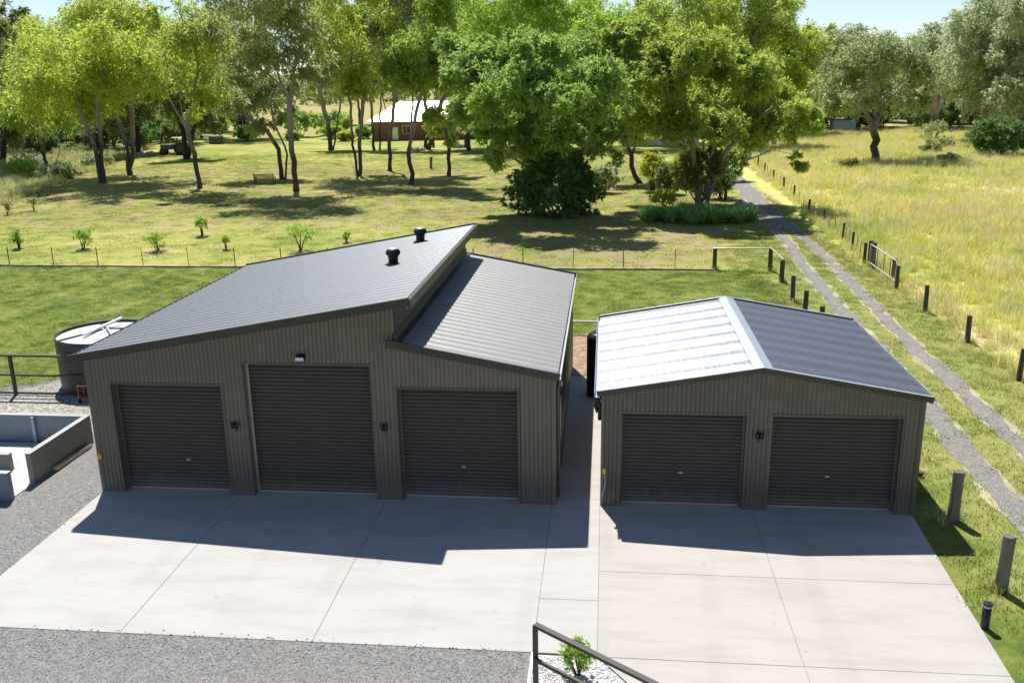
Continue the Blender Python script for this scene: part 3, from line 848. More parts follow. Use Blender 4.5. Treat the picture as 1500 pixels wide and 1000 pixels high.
# material bay of concrete panels
e = tag(empty('storage_bay', (-2, 0, 0)), 'low concrete panel storage bay at left with white coping', 'storage bay')
def panel(x0, x1, y0, y1, h, nm='wall_panel', mat=None):
    MB().box(x0+2, x1+2, y0, y1, -.1, h).build(nm, mat or M['concwall'], e)
    MB().box(x0+2-.012, x1+2+.012, y0-.012, y1+.012, h, h+.015).build('coping', M['conc'], e)
panel(-2.11, -1.98, .30, 3.02, .775)
for a, b_ in ((-3.55, -2.125), (-5.1, -3.57), (-6.6, -5.12), (-8.1, -6.62)): panel(a, b_, 2.90, 3.03, .775, 'back_panel', M['shadeblue'])
for x in (-3.56, -5.11, -6.61): MB().box(x+2-.04, x+2+.04, 2.82, 2.898, -.05, .75).build('stiffener', M['bluesteel'], e)
panel(-3.2, -1.96, -.66, -.52, .68, 'front_panel', M['shadeblue'])
panel(-4.6, -3.05, .95, 1.1, .45, 'divider_panel')
MB().box(-6.2+.1, -.0, -.51, 2.8, -.1, .012).build('floor', M['pavers'], e)
tag(MB().beam((-1.90, 1.05, .05), (-1.86, 2.65, .05), .10, .09).build('timber_plank', M['plank']), 'pale timber plank lying against the storage bay wall', 'plank')
tag(MB().lathe([(.0, 0), (.16, .0), (.20, .09), (.14, .12), (.0, .13)], 12, (-7.05, 5.9, 0)).build('clay_dish', M['orange'], None, True), 'orange clay dish lying on gravel at far left', 'dish')

# bollard light and timber posts
e = tag(empty('bollard_light', (18.86, -4.3, -.01)), 'short black bollard light at the concrete edge', 'bollard')
MB().lathe([(.075, 0), (.075, .40), (.0, .40)], 20).build('body', M['black'], e, True)
MB().lathe([(.066, .40), (.066, .445)], 20).build('lens', simple('bollard_lens', (.5, .5, .48), .3), e, True)
MB().lathe([(.0, .445), (.078, .445), (.078, .485), (.0, .49)], 20).build('cap', M['black'], e)
def timber_post(x, y, h, r_, mat, label, group, lean=(0, 0)):
    rp = random.Random(int(x*31+y*17)); n = 14
    mb = MB(); zs = [-.2, .02, h*.25, h*.5, h*.75, h-.02, h]
    jit = [rp.uniform(.9, 1.1) for _ in range(n)]
    for i, z in enumerate(zs):
        k = (1.06, 1.05, 1.0, .98, .97, .96, .90)[i]
        for j in range(n):
            a = 2*math.pi*j/n; q = r_*k*jit[j]*rp.uniform(.97, 1.03)
            mb.v.append((q*math.cos(a)+lean[0]*z, q*math.sin(a)+lean[1]*z, z))
    for i in range(len(zs)-1):
        for j in range(n): mb.f.append((i*n+j, i*n+(j+1) % n, (i+1)*n+(j+1) % n, (i+1)*n+j))
    e0 = (len(zs)-1)*n
    mb.f.append(tuple(e0+j for j in range(n)))
    o = mb.build('timber_post', mat, None, False, (x, y, float(gz(x, y))))
    if label: tag(o, label, 'post', group)
    return o
GP = 'standing timber posts beside the drive'
timber_post(19.78, -.12, 1.17, .125, M['post'], 'thick weathered timber post by front right corner of small shed', GP, (.01, .02))
timber_post(19.64, -3.0, 1.15, .115, M['post'], 'thick weathered timber post nearest the black bollard', GP, (.02, 0))
timber_post(20.29, 20.7, 1.13, .10, M['darkpost'], 'free post just ahead of the white railed corner', GP, (-.02, 0))
timber_post(20.36, 18.4, 1.0, .10, M['darkpost'], 'second free post ahead of the white railed corner', GP)
timber_post(20.45, 15.9, .95, .10, M['darkpost'], 'half hidden post just behind small shed roof', GP)
# railed corner
e = tag(empty('railed_corner', (17.69, 27.6, 0)), 'white topped pipe rail on three timber posts at lawn corner', 'fence')
for x, y, h in ((17.69, 27.66, 1.04), (20.42, 27.3, 1.12), (20.52, 24.6, 1.08)):
    o = timber_post(x, y, h, .11, M['darkpost'], None, None); o.name = 'post'; o.parent = e; o.location = (x-17.69, y-27.6, -.03)
mb = MB(); mb.tube([(-.1, .06, 1.05), (2.73, -.30, 1.13), (2.83, -3.1, 1.09)], .045, 8); mb.build('pipe_rail', M['galv'], e)

# wire fences
def wire_run(e, pts, heights, ox, oy, rad=.004):
    for z in heights:
        mb = MB()
        mb.tube([(x-ox, y-oy, float(gz(x, y))+z+(.03*math.sin(i*2.1+z*9))) for i, (x, y) in enumerate(pts)], rad, 3, False)
        mb.build('wire', M['wire'], e)
e = tag(empty('wire_fence', (-24, 27.75, 0)), 'thin wire fence on steel pickets between green lawn and yellow lawn', 'fence')
pk = [(-31.5+2.62*i, 27.8-.012*i) for i in range(19)]
rp = random.Random(8)
for x, y in pk:
    mb = MB(); lx, ly = rp.uniform(-.04, .04), rp.uniform(-.03, .03)
    z_ = float(gz(x, y)); mb.beam((x+24, y-27.75, z_-.1), (x+24+lx, y-27.75+ly, z_+1.05), .045, .03); mb.build('picket', M['rust'], e)
wire_run(e, [(x, y-.03) for x, y in pk], (.18, .55, .95), -24, 27.75)
mb = MB(); V0 = [(-32+.8*i, 27.62-.004*i+rp.uniform(-.05, .05)) for i in range(63)]
for (xa, ya), (xb, yb) in zip(V0[:-1], V0[1:]): mb.beam((xa+24, ya-27.75, .0+rp.uniform(-.01, .02)), (xb+24, yb-27.75, .0), .16, .10)
mb.build('edging', simple('old_edging', (.30, .24, .18), .95, var=.4, scale=2), e)

e = tag(empty('paddock_fence', (25.3, 9.9, 0)), 'long wire fence with rough timber posts along the yellow paddock', 'fence')
fp = [(25.25, 5.4), (25.3, 9.94), (25.35, 14.4), (25.31, 18.93), (25.45, 23.3)]
fq = [(25.6, 29.4), (25.95, 33.2), (26.31, 36.9), (26.5, 42.9), (26.65, 48.1), (27.1, 55.9), (27.5, 62.5), (27.9, 70), (28.2, 77), (28.6, 84), (28.9, 91), (29.4, 100)]
for i, (x, y) in enumerate(fp+fq):
    h = rp.uniform(.95, 1.15); rpost = rp.uniform(.065, .09)
    o = timber_post(x, y, h, rpost, M['darkpost'], None, None, (rp.uniform(-.05, .05), rp.uniform(-.05, .05))); o.name = 'post'; o.parent = e
    o.location = (x-25.3, y-9.9, float(gz(x, y)))
for seg in (fp, fq):
    for (xa, ya), (xb, yb) in zip(seg[:-1], seg[1:]):
        if ya < 29: continue
        for f in (.35, .68):
            x, y = xa+(xb-xa)*f, ya+(yb-ya)*f
            MB().beam((x-25.3, y-9.9, -.1), (x-25.3+rp.uniform(-.06, .06), y-9.9, .92), .035, .03).build('dropper', M['rust'], e)
    wire_run(e, seg, (.15, .38, .62, .88) if seg is fq else (.3, .6, .88), 25.3, 9.9, .005)
e = tag(empty('farm_gate', (25.6, 23.9, 0)), 'galvanised pipe farm gate leaning against posts by the paddock', 'gate')
def gp(s, z): return (.08*math.sin(s*.5)-.04, s, z)
GL = 4.6
mb = MB(); mb.tube([gp(0, .22), gp(0, 1.02), gp(.12, 1.14), gp(GL, 1.14)], .032, 8); mb.tube([gp(GL, 1.14), gp(GL, .2), gp(0, .2)], .032, 8); mb.build('frame', M['galv'], e)
for s in (1.1, 2.2, 3.4): mb = MB(); mb.tube([gp(s, .2), gp(s, 1.14)], .018, 6); mb.build('bar', M['rust'], e)
for z in (.35, .5, .65, .8, .95): mb = MB(); mb.tube([gp(0, z), gp(GL, z)], .005, 4); mb.build('wire', M['wire'], e)
for x, y, h, lab in ((25.86, 25.2, 1.05, 'dark timber post near front end of farm gate'), (25.72, 28.25, 1.30, 'stout dark gate post at back end of farm gate'), (25.75, 28.95, 1.28, 'dark strainer post just behind the stout gate post')):
    timber_post(x, y, h, .12, M['darkpost'], lab, 'posts at the farm gate')

# ================================================================== FAR BUILDINGS AND GARDEN THINGS
def quad_prism(mb, pts, z0, z1):
    n = len(pts); i = len(mb.v)
    mb.v += [(x, y, z0) for x, y in pts]+[(x, y, z1) for x, y in pts]
    mb.f += [(i+k, i+(k+1) % n, i+n+(k+1) % n, i+n+k) for k in range(n)]+[tuple(i+n+k for k in range(n))]
def house(x0, x1, y0, y1, ez, rz, label, wallm, roofm, wins, doors, hip=5.):
    e = tag(empty('farm_house', ((x0+x1)/2, y0, 0)), label, 'house'); cx = (x0+x1)/2
    MB().box(x0-cx, x1-cx, 0, y1-y0, -.3, ez).build('wall', wallm, e)
    o = .8; mb = MB(); d = y1-y0
    A = [(x0-cx-o, -o, ez-.05), (x1-cx+o, -o, ez-.05), (x1-cx+o, d+o, ez-.05), (x0-cx-o, d+o, ez-.05)]
    Rg = [(x0-cx+hip-o, d/2, rz), (x1-cx-hip+o, d/2, rz)]
    mb.v = A+[(a, b_, c+.12) for a, b_, c in A]+Rg
    mb.f = [(3, 2, 1, 0), (0, 1, 5, 4), (1, 2, 6, 5), (2, 3, 7, 6), (3, 0, 4, 7), (4, 5, 9, 8), (5, 6, 9), (6, 7, 8, 9), (7, 4, 8)]
    rf = mb.build('roof', roofm, e)
    mb = MB(); mb.beam((Rg[0][0], d/2, rz+.03), (Rg[1][0], d/2, rz+.03), .4, .08); mb.build('ridge_cap', roofm, rf)
    for a, b_, z0, z1 in wins:
        wd = MB().box(a-cx, b_-cx, -.03, .05, z0, z1).build('window', M['white'], e)
        m_ = (a+b_)/2
        for q0, q1 in ((a+.08, m_-.04), (m_+.04, b_-.08)): MB().box(q0-cx, q1-cx, -.045, -.032, z0+.08, z1-.08).build('pane', M['glass'], wd)
    for a, b_ in doors:
        dd = MB().box(a-cx, b_-cx, -.06, .05, 0, 2.1).build('door', M['alu'], e)
        MB().box(b_-cx-.15, b_-cx-.08, -.10, -.062, 1., 1.12).build('handle', M['black'], dd)
    return e
house(-28.4, -6., 139.6, 150, 3.05, 6.5, 'red brick house with white hip roof among the trees', M['brick'], M['whiteroof'], [(-23.1, -21.6, 1.0, 2.4), (-16.6, -14.4, .9, 2.3), (-12.4, -10.2, .9, 2.3), (-9.0, -7.4, .9, 2.3)], [(-24.9, -23.9)])
house(14.5, 25.5, 118, 127, 3.6, 5.6, 'pale second house mostly hidden behind the wide lime tree', simple('pale_weatherboard', (.55, .48, .44), .7), simple('pale_iron_roof', (.55, .55, .54), .4), [(17, 18.4, 1, 2.4), (21.5, 23, 1, 2.4)], [(19.5, 20.4)], 3.)
e = tag(empty('iron_shed', (54.6, 155, 0)), 'little blue corrugated iron shed at the back of paddock', 'shed')
corrugated('wall', M['bluesteel'], e, -1.6, 2.4, 0, 1.75, 'y', 0, -1, .5, .05); MB().box(-1.6, 2.4, .1, 3, -.1, 1.74).build('side_wall', M['bluesteel'], e)
MB().box(-3.6, 2.8, -.4, 3.4, 1.78, 1.9).build('roof', M['rust'], e)
for x in (-3.4,): MB().box(x-.08, x+.08, -.3, -.14, -.1, 1.78).build('post', M['darkpost'], e)
# bench
e = tag(empty('garden_bench', (-21.3, 68.0, float(gz(-21.3, 68)))), 'dark slatted garden bench on lawn before leaning trees', 'bench')
for i in range(5): MB().box(-.95, .95, -.06-i*.0, -.03, .48+i*.11, .55+i*.11).build('back_slat', M['darkpost'], e)
for i in range(4): MB().box(-.95, .95, .02+i*.12, .11+i*.12, .42, .45).build('seat_slat', M['darkpost'], e)
for x in (-.98, .98):
    for y in (-.05, .45): MB().box(x-.04, x+.04, y-.04, y+.04, 0, 1.03 if y < 0 else .62).build('leg', M['darkpost'], e)
    MB().box(x-.05, x+.05, 0.0, .5, .621, .66).build('armrest', M['darkpost'], e)
# old tractor
tz = float(gz(-49.5, 109))
e = tag(empty('old_tractor', (-49.9, 109, tz), R(14)), 'rusty old tractor parked under the dark trees', 'tractor')
def wheel(x, y, r_, w_):
    wh = empty('wheel', (x, y, r_)); wh.parent = e
    mb = MB(); pr = [(r_*.6, -w_/2), (r_*.92, -w_/2), (r_, -w_*.3), (r_, w_*.3), (r_*.92, w_/2), (r_*.6, w_/2)]
    n = 20
    for a_, (rr_, yy) in enumerate(pr):
        for j in range(n): mb.v.append((rr_*math.cos(2*math.pi*j/n), yy, rr_*math.sin(2*math.pi*j/n)))
    for a_ in range(len(pr)-1):
        for j in range(n): mb.f.append((a_*n+j, a_*n+(j+1) % n, (a_+1)*n+(j+1) % n, (a_+1)*n+j))
    mb.build('tyre', M['tyre'], wh)
    mb = MB(); mb.tube([(0, -w_*.3, 0), (0, w_*.3, 0)], r_*.6, 16); mb.build('rim', M['rust'], wh)
wheel(.9, -.85, .85, .45); wheel(.9, .85, .85, .45); wheel(-1.5, -.7, .5, .3); wheel(-1.5, .7, .5, .3)
mb = MB(); mb.box(-1.9, .2, -.32, .32, .75, 1.45); mb.build('bonnet', M['block'], e)
mb = MB(); mb.box(.2, 1.4, -.45, .45, .6, 1.1); mb.build('chassis', M['rust'], e)
mb = MB(); mb.box(.75, 1.15, -.25, .25, 1.1, 1.2); mb.box(1.1, 1.2, -.25, .25, 1.2, 1.6); mb.build('seat', M['tyre'], e)
mb = MB(); mb.box(-.2, 1.9, -.95, .95, 2.35, 2.43); mb.build('canopy', M['galv'], e)
for x in (-.1, 1.8):
    for y in (-.85, .85): MB().tube([(x, y, .95), (x, y, 2.36)], .035, 6).build('canopy_post', M['rust'], e)
mb = MB(); mb.tube([(-1.1, .2, 1.45), (-1.1, .2, 2.1)], .05, 8); mb.build('exhaust', M['rust'], e)
# stone box and rocks
e = tag(empty('stone_box', (-54.2, 133.5, float(gz(-54.2, 133.5)))), 'square stone box with pale lid on the far lawn', 'stone box')
MB().box(-.95, .95, -.7, .7, -.1, 1.15).build('body', M['block'], e); MB().box(-1.0, 1.0, -.78, .78, 1.153, 1.32).build('lid', M['rock'], e)
def rock(x, y, s, seed, label, group):
    rs = np.random.default_rng(seed); n, k = 9, 6; V = []; F = []
    for i in range(k):
        ph = math.pi*(i/(k-1))-math.pi/2
        for j in range(n):
            a = 2*math.pi*j/n; q = s*rs.uniform(.75, 1.15)
            V.append((q*math.cos(ph)*math.cos(a)*1.2, q*math.cos(ph)*math.sin(a), q*math.sin(ph)*.7+s*.4))
    for i in range(k-1):
        for j in range(n): F.append((i*n+j, i*n+(j+1) % n, (i+1)*n+(j+1) % n, (i+1)*n+j))
    me = np_mesh('rock', V, F); me.materials.append(M['rock'])
    o = link(bpy.data.objects.new('rock', me)); o.location = (x, y, float(gz(x, y)))
    tag(o, label, 'rock', group)
for i, (dx, dy, s) in enumerate(((0, 0, .5), (.9, .3, .45), (-.8, .2, .4), (.4, -.6, .35), (-.4, .8, .42), (1.6, .1, .5), (2.4, .5, .4))):
    rock(-54.6+dx, 108.2+dy, s, 40+i, 'pale rock in the pile beside dark tree trunks', 'rocks in the pile under the left trees')
for i, (dx, dy, s) in enumerate(((0, 0, .55), (.8, .2, .45), (-.8, .3, .5), (.2, -.5, .4))):
    rock(-15.2+dx, 113+dy, s, 60+i, 'pale rock at the foot of the vee shaped tree', 'rocks before the house')
for i, (dx, dy, s) in enumerate(((0, 0, .7), (.9, .2, .5), (-.9, .3, .4))):
    rock(-10.1+dx, 117.6+dy, s, 70+i, 'dark rock between two stumps before the house windows', 'rocks by the stumps')
timber_post(-14.0, 119.5, 1.3, .2, M['darkpost'], 'dark upright stump before the middle of the brick house', 'stumps before the house')
timber_post(-8.75, 117.5, 1.2, .22, M['darkpost'], 'dark upright stump before the right end of brick house', 'stumps before the house')
timber_post(-8.0, 85.5, 1.35, .16, M['post'], 'lone thin weathered stump on the sunny middle lawn', None, (.05, 0))
# log beside the small shed
o = MB(); o.tube([(19.25, 2.75, .06), (19.6, 2.45, .07), (19.85, 2.15, .06)], [.07, .08, .06], 8)
tag(o.build('fallen_log', M['darkpost']), 'short dark log on the grass beside small shed wall', 'log')

LEAFK = 2.3
TREES = [
 ('gum_tree','lime green gum tree leaning left on three dark stems at lawn edge',(-38.94,69.55),0.17,[[[-0.0,0.0,0.0],[-0.3,0.05,3.07],[-0.81,-0.51,7.11],[-1.67,-0.19,9.73]],[[0.17,0.0,0.0],[0.14,0.47,3.72],[0.68,-0.29,7.41],[1.63,-0.12,10.65]],[[0.24,0.0,0.0],[0.92,0.07,3.06],[1.76,0.28,6.72],[2.67,0.96,9.66]]],[[-2.48,1.35,10.4,4.19,2.57],[-3.66,-2.22,9.45,3.06,2.04],[3.54,-4.35,12.13,4.15,2.34],[3.31,-0.79,9.98,3.03,2.02],[-5.28,2.76,7.4,3.41,1.64],[-0.16,2.38,8.02,3.05,1.49],[-8.19,2.08,7.45,2.06,1.71]],'lime',24,0.3),
 ('gum_tree','olive gum tree with several upright stems behind the three stemmed lime tree',(-40.42,77.88),0.2,[[[0.01,0.0,0.0],[-0.01,0.09,4.28],[-0.95,0.18,7.91],[-1.56,0.48,12.89]],[[0.11,0.0,0.0],[1.24,-0.3,5.02],[1.2,0.34,10.02],[3.12,-0.05,14.17]],[[-0.12,0.0,0.0],[-0.05,-0.45,4.68],[0.38,0.15,10.03]]],[[4.68,-5.14,14.27,4.35,2.61],[6.71,-2.95,13.32,3.26,2.75],[-4.19,3.05,15.5,4.0,2.33],[2.43,-4.37,16.63,4.33,1.8],[4.92,-3.11,10.31,2.78,1.76],[-4.44,-2.28,13.55,3.3,2.05],[0.08,2.3,12.19,4.02,2.19]],'olive',26,0.32),
 ('gum_tree','small forked gum tree in rough grass at far left of lawn',(-55.22,86.9),0.16,[[[-0.26,0.0,0.0],[-0.97,0.43,2.67],[-1.6,0.51,5.5]],[[0.27,0.0,0.0],[0.0,0.28,2.67],[1.21,-0.49,5.52]],[[0.44,0.0,0.0],[1.5,-0.15,2.69],[2.33,-0.38,4.86]]],[[0.15,-2.24,7.94,3.27,2.29],[2.82,-1.3,7.1,2.61,1.63],[-5.04,3.21,11.12,3.25,2.92],[2.55,-2.67,10.59,3.08,2.43],[-3.89,-0.02,7.94,2.46,2.05]],'mid',13,0.32),
 ('gum_tree','slender gum tree with one leaning trunk and pale bare forks',(-26.51,64.89),0.17,[[[0.0,0.0,0.0],[-0.12,-0.07,3.34],[-0.74,-0.47,6.19],[-2.17,-0.04,8.66],[-3.85,-0.02,11.13]],[[-0.96,0.0,6.17],[-0.98,-0.02,9.26],[-1.89,-0.36,12.29]],[[-0.75,0.0,5.67],[0.57,-0.25,8.63],[1.31,-0.39,11.63]]],[[-2.82,-0.03,11.41,2.27,1.51],[0.68,0.2,11.36,2.51,2.26],[0.37,-1.34,13.69,2.62,1.5],[1.94,-0.3,8.91,2.02,1.01],[-4.16,1.35,8.98,1.53,0.76],[-0.26,1.19,7.05,1.28,0.57],[-0.65,-0.84,15.19,2.24,1.37]],'olive',9,0.3),
 ('gum_tree','tall grey green gum tree with straight pale trunk in front of bench',(-16.36,62.89),0.2,[[[0.0,0.0,0.0],[-0.02,-0.35,3.74],[0.08,-0.34,7.94],[-1.5,0.91,11.5],[-3.06,0.57,13.84]],[[-0.04,0.0,7.93],[0.73,0.28,11.45],[2.26,-0.13,14.84]],[[0.01,0.0,7.04],[1.49,0.16,10.26],[3.31,0.0,13.12]],[[-0.57,0.0,9.83],[-2.94,-0.38,11.21],[-5.39,-0.26,12.41]]],[[-3.35,1.64,15.06,3.01,1.81],[1.11,-0.24,15.42,2.99,2.03],[-5.71,1.31,12.46,2.31,1.34],[2.61,1.13,12.6,1.81,1.57],[-1.3,-1.3,11.74,2.55,1.46],[-6.07,-0.87,15.25,2.17,1.81],[1.2,-5.11,17.2,4.75,1.78],[1.16,0.2,10.27,1.58,1.1],[-3.2,-1.53,10.33,1.84,0.98],[-1.97,2.86,21.14,3.53,2.0],[3.08,-3.32,19.43,2.94,2.0]],'bronze',23,0.3),
 ('gum_tree','low spreading gum tree with limbs bent left,behind the garden bench',(-20.8,72.01),0.17,[[[-0.14,0.0,0.0],[-0.41,0.5,3.05],[-1.44,0.26,4.98],[-4.19,0.5,7.16]],[[0.22,0.0,0.0],[0.8,-0.43,2.57],[-0.37,-0.12,5.8],[-0.94,0.71,8.44]],[[0.02,0.0,2.75],[-1.64,-0.21,4.81],[-2.99,-0.16,5.83]]],[[-3.75,1.37,7.8,2.47,1.37],[-1.69,2.26,8.77,2.45,1.5],[-5.32,1.23,9.5,1.91,1.37],[0.04,1.56,6.73,1.51,1.1],[-2.76,1.0,5.43,1.52,0.69]],'grey',10,0.3),
 ('gum_tree','three stemmed olive gum tree rooted left of the brick house',(-14.29,76.51),0.16,[[[-0.22,0.0,0.0],[-0.91,0.01,3.07],[-1.58,0.08,7.61],[-3.13,0.2,11.73]],[[0.08,0.0,0.0],[-0.3,0.17,4.11],[0.01,-0.84,8.97],[0.55,-1.09,12.97]],[[0.23,0.0,0.0],[0.66,-0.36,4.13],[1.54,-0.21,9.62],[2.38,0.24,13.64]]],[[-1.77,-2.55,13.93,2.94,2.38],[0.59,-1.3,12.63,2.66,2.1],[1.81,2.89,15.45,2.77,2.36],[-0.65,-1.22,10.33,2.12,1.41],[-3.33,2.08,16.86,3.12,2.08],[1.37,-1.02,9.29,1.55,0.99],[0.49,-2.93,19.87,3.43,2.33],[3.09,-2.65,19.21,2.74,2.05]],'olive',21,0.3),
 ('gum_tree','gum tree with white upper trunk standing before the house door',(-12.12,82.48),0.17,[[[-0.0,0.0,0.0],[-0.0,0.43,3.35],[0.74,0.47,7.41],[0.98,-1.22,11.71],[1.6,-0.54,15.21]],[[0.39,0.0,4.49],[-0.44,0.13,8.16],[-1.21,0.17,11.06]]],[[0.52,-1.0,13.82,2.81,2.51],[3.05,-1.8,16.47,3.29,2.2],[-1.36,0.86,11.43,2.09,1.49],[3.02,-1.72,11.66,1.78,1.48],[1.49,1.07,20.15,3.34,2.47],[3.38,-0.26,22.65,2.59,2.16]],'grey',17,0.3),
 ('gum_tree','upright gum tree with bright green dome and dark straight trunk',(-6.98,69.49),0.17,[[[0.0,0.0,0.0],[-0.03,0.2,3.15],[-0.35,-0.08,6.39],[-0.95,1.22,9.56]],[[0.06,0.0,4.13],[1.1,-0.35,7.65],[2.27,0.52,11.39]],[[0.1,0.0,3.48],[0.56,-0.01,7.65],[0.7,0.12,11.41]]],[[0.75,0.1,12.33,2.58,1.81],[-0.7,-1.16,10.49,1.82,1.43],[3.07,1.89,12.96,2.18,1.92],[2.82,0.9,10.45,1.81,1.29],[1.2,-0.96,10.15,1.82,1.17],[3.32,-0.65,15.87,2.29,1.65],[4.52,-1.54,18.69,2.14,1.63]],'mid',20,0.28),
 ('gum_tree','short gum tree with low green crown hiding the house windows',(-4.71,78.18),0.16,[[[-0.0,0.0,0.0],[0.18,-0.02,2.87],[-0.24,0.28,4.98],[-0.81,-1.06,6.78]],[[0.18,0.0,3.08],[1.02,-0.2,5.34],[2.04,-0.76,7.42]]],[[-0.55,1.24,5.15,1.73,0.87],[1.14,1.2,6.83,1.72,0.86],[-0.98,-0.19,6.41,1.29,0.72],[0.53,-1.08,3.85,0.94,0.51]],'olive',6,0.27),
 ('shade_tree','broad bright green shade tree rising out of round dark bush',(9.52,48.0),0.22,[[[-0.05,0.0,0.0],[0.3,-0.29,3.63],[1.89,0.22,6.48],[2.11,-0.08,8.84]],[[-0.3,0.0,0.0],[-1.08,0.47,4.07],[-2.28,0.1,7.01],[-3.16,-0.79,9.85]],[[0.1,0.0,0.0],[1.27,0.11,4.08],[3.34,0.1,7.18]],[[-0.55,0.0,0.0],[-3.18,-0.19,3.4],[-5.08,0.39,4.84],[-6.18,1.33,6.02]],[[-0.2,0.0,0.0],[-0.3,-0.21,4.6],[-0.33,0.46,8.4]]],[[-1.59,1.12,9.83,2.91,1.55],[-5.38,-0.66,8.49,2.35,1.37],[1.68,-4.15,9.1,2.18,1.55],[-3.67,-0.37,11.01,2.42,1.36],[-6.71,-3.07,9.89,2.2,1.47],[-0.14,1.53,11.46,2.16,1.2],[-2.85,1.06,7.22,2.7,1.28],[1.68,-1.89,6.11,1.96,1.08],[-5.66,1.29,6.02,1.78,1.39],[-7.51,-0.61,11.54,1.65,1.26],[-0.1,-4.83,6.28,2.21,1.18],[-6.38,-2.48,7.61,1.78,1.18],[-3.19,-1.12,4.93,1.69,1.09],[3.14,0.46,4.28,1.08,0.79],[-5.29,-0.02,4.14,0.9,0.8],[-2.54,-8.0,9.39,2.15,1.2],[0.05,-8.5,8.12,2.13,1.11],[2.15,-7.5,9.32,1.93,1.2],[-5.08,-7.0,8.16,1.94,1.15],[-1.38,-6.0,11.06,2.2,1.14]],'green',66,0.24),
 ('shade_tree','wide lime crowned tree arching over gravel drive',(19.67,52.5),0.19,[[[-0.13,0.0,0.0],[0.36,-0.23,3.68],[1.19,-0.57,6.71],[2.0,-0.07,9.63]],[[-0.34,0.0,0.0],[-1.05,-0.31,4.21],[-1.92,0.08,7.72],[-3.53,-0.39,9.72]],[[0.07,0.0,0.0],[1.18,-0.02,3.91],[3.46,0.05,6.16],[4.75,-2.01,7.68]],[[0.17,0.0,1.49],[2.13,0.21,3.02],[5.0,1.04,4.16],[6.94,-0.11,3.82]],[[-0.23,0.0,0.0],[-0.21,0.7,4.64],[-0.45,0.41,9.67]]],[[-1.46,-4.46,11.26,3.29,1.42],[-4.38,-2.34,9.96,2.66,1.53],[1.68,-4.15,9.85,2.79,1.52],[5.23,0.51,7.12,2.55,1.43],[0.19,0.99,8.17,2.81,1.43],[-4.65,1.31,6.96,2.33,1.45],[6.19,-3.07,6.17,1.53,1.12],[-2.18,-4.0,6.16,2.33,1.14],[6.22,-0.93,3.29,1.24,0.52],[3.36,0.9,5.62,2.32,1.13],[-7.07,0.44,10.52,2.15,1.54],[-5.68,-3.19,12.07,2.28,1.22],[0.85,-2.78,6.07,1.8,1.03],[3.8,1.29,7.87,2.04,1.12],[-4.31,-6.0,9.7,2.16,1.13],[-1.55,-8.0,10.73,2.25,0.99],[1.76,-7.0,9.38,2.06,1.01]],'limeg',56,0.28),
 ('gum_tree','small dark trunked tree between round bush and flower bed',(14.98,69.78),0.18,[[[0.39,0.0,0.0],[-0.5,-0.24,1.71],[-0.34,-0.02,3.6],[0.01,-1.79,5.57]],[[-0.44,0.0,2.33],[-1.39,-0.07,4.88]]],[[-0.57,-0.52,4.9,2.2,1.16],[-1.56,-0.13,6.77,2.06,1.42],[0.92,1.08,6.39,1.93,1.28]],'mid',9,0.28),
 ('paddock_tree','lone forked tree standing in the yellow paddock',(42.3,88.84),0.34,[[[-0.0,0.0,0.0],[-0.07,0.32,2.48],[-1.07,-1.15,4.28],[-2.26,0.26,6.97],[-3.71,0.64,9.55]],[[-0.51,0.0,3.92],[0.55,0.18,6.57],[2.99,0.74,8.72]],[[-0.61,0.0,4.22],[-0.51,-0.48,7.33],[-0.62,0.34,10.95]]],[[-2.84,2.8,9.92,3.17,2.11],[-0.55,-3.28,10.88,3.3,2.1],[4.2,2.32,8.85,2.86,1.8],[-2.02,-0.34,12.39,2.69,1.5],[-5.35,-0.02,7.75,2.13,1.67],[1.42,-0.3,6.71,2.88,1.06],[4.24,-1.98,10.47,1.94,1.64],[-3.63,-1.67,6.08,2.29,0.92]],'grey',20,0.34),
 ('gum_tree','tall green tree behind the shade tree,its top cut by frame',(8.25,118.0),0.3,[[[0.0,0.0,0.0],[-0.53,-0.06,6.37],[-4.97,-0.06,14.96]],[[0.0,0.0,0.0],[0.94,-0.17,9.22],[1.85,-0.04,16.68]]],[[-7.05,1.78,18.36,5.85,3.32],[-0.21,3.77,18.34,5.82,3.3],[-12.58,-5.94,17.11,5.4,3.34],[5.23,-2.56,15.12,4.38,3.89],[-2.79,-4.5,13.84,4.91,2.94],[-8.84,0.25,22.42,6.78,2.9]],'green2',24,0.42),
 ('gum_tree','tall tree behind the wide lime tree reaching the top edge',(31.43,118.0),0.3,[[[0.0,0.0,0.0],[0.05,-0.02,8.88],[1.54,0.06,16.21]],[[0.0,0.0,0.0],[-2.86,0.0,9.86],[-7.02,-0.71,16.35]]],[[1.02,0.23,17.59,4.77,2.86],[-6.58,-5.14,17.85,5.27,2.87],[5.17,2.81,18.12,2.66,2.47],[-12.5,3.56,17.15,4.82,2.89],[-0.88,-1.37,13.93,4.33,2.5],[4.31,1.94,14.42,2.87,2.49],[-2.98,3.88,22.04,5.69,2.37]],'limeg',24,0.42),
 ('gum_tree','tall leafy gum tree behind the house roof',(-23.0,172.0),0.3,[[[0.0,0.0,0.0],[0.45,0.11,12.28],[2.31,-0.57,21.42]]],[[-2.5,2.93,22.39,7.56,4.68],[7.48,-7.38,20.91,6.85,4.66],[1.08,5.35,15.74,6.93,4.71],[-11.53,5.17,23.39,6.9,4.69],[8.87,0.78,14.81,5.53,4.7]],'mid',18,0.5),
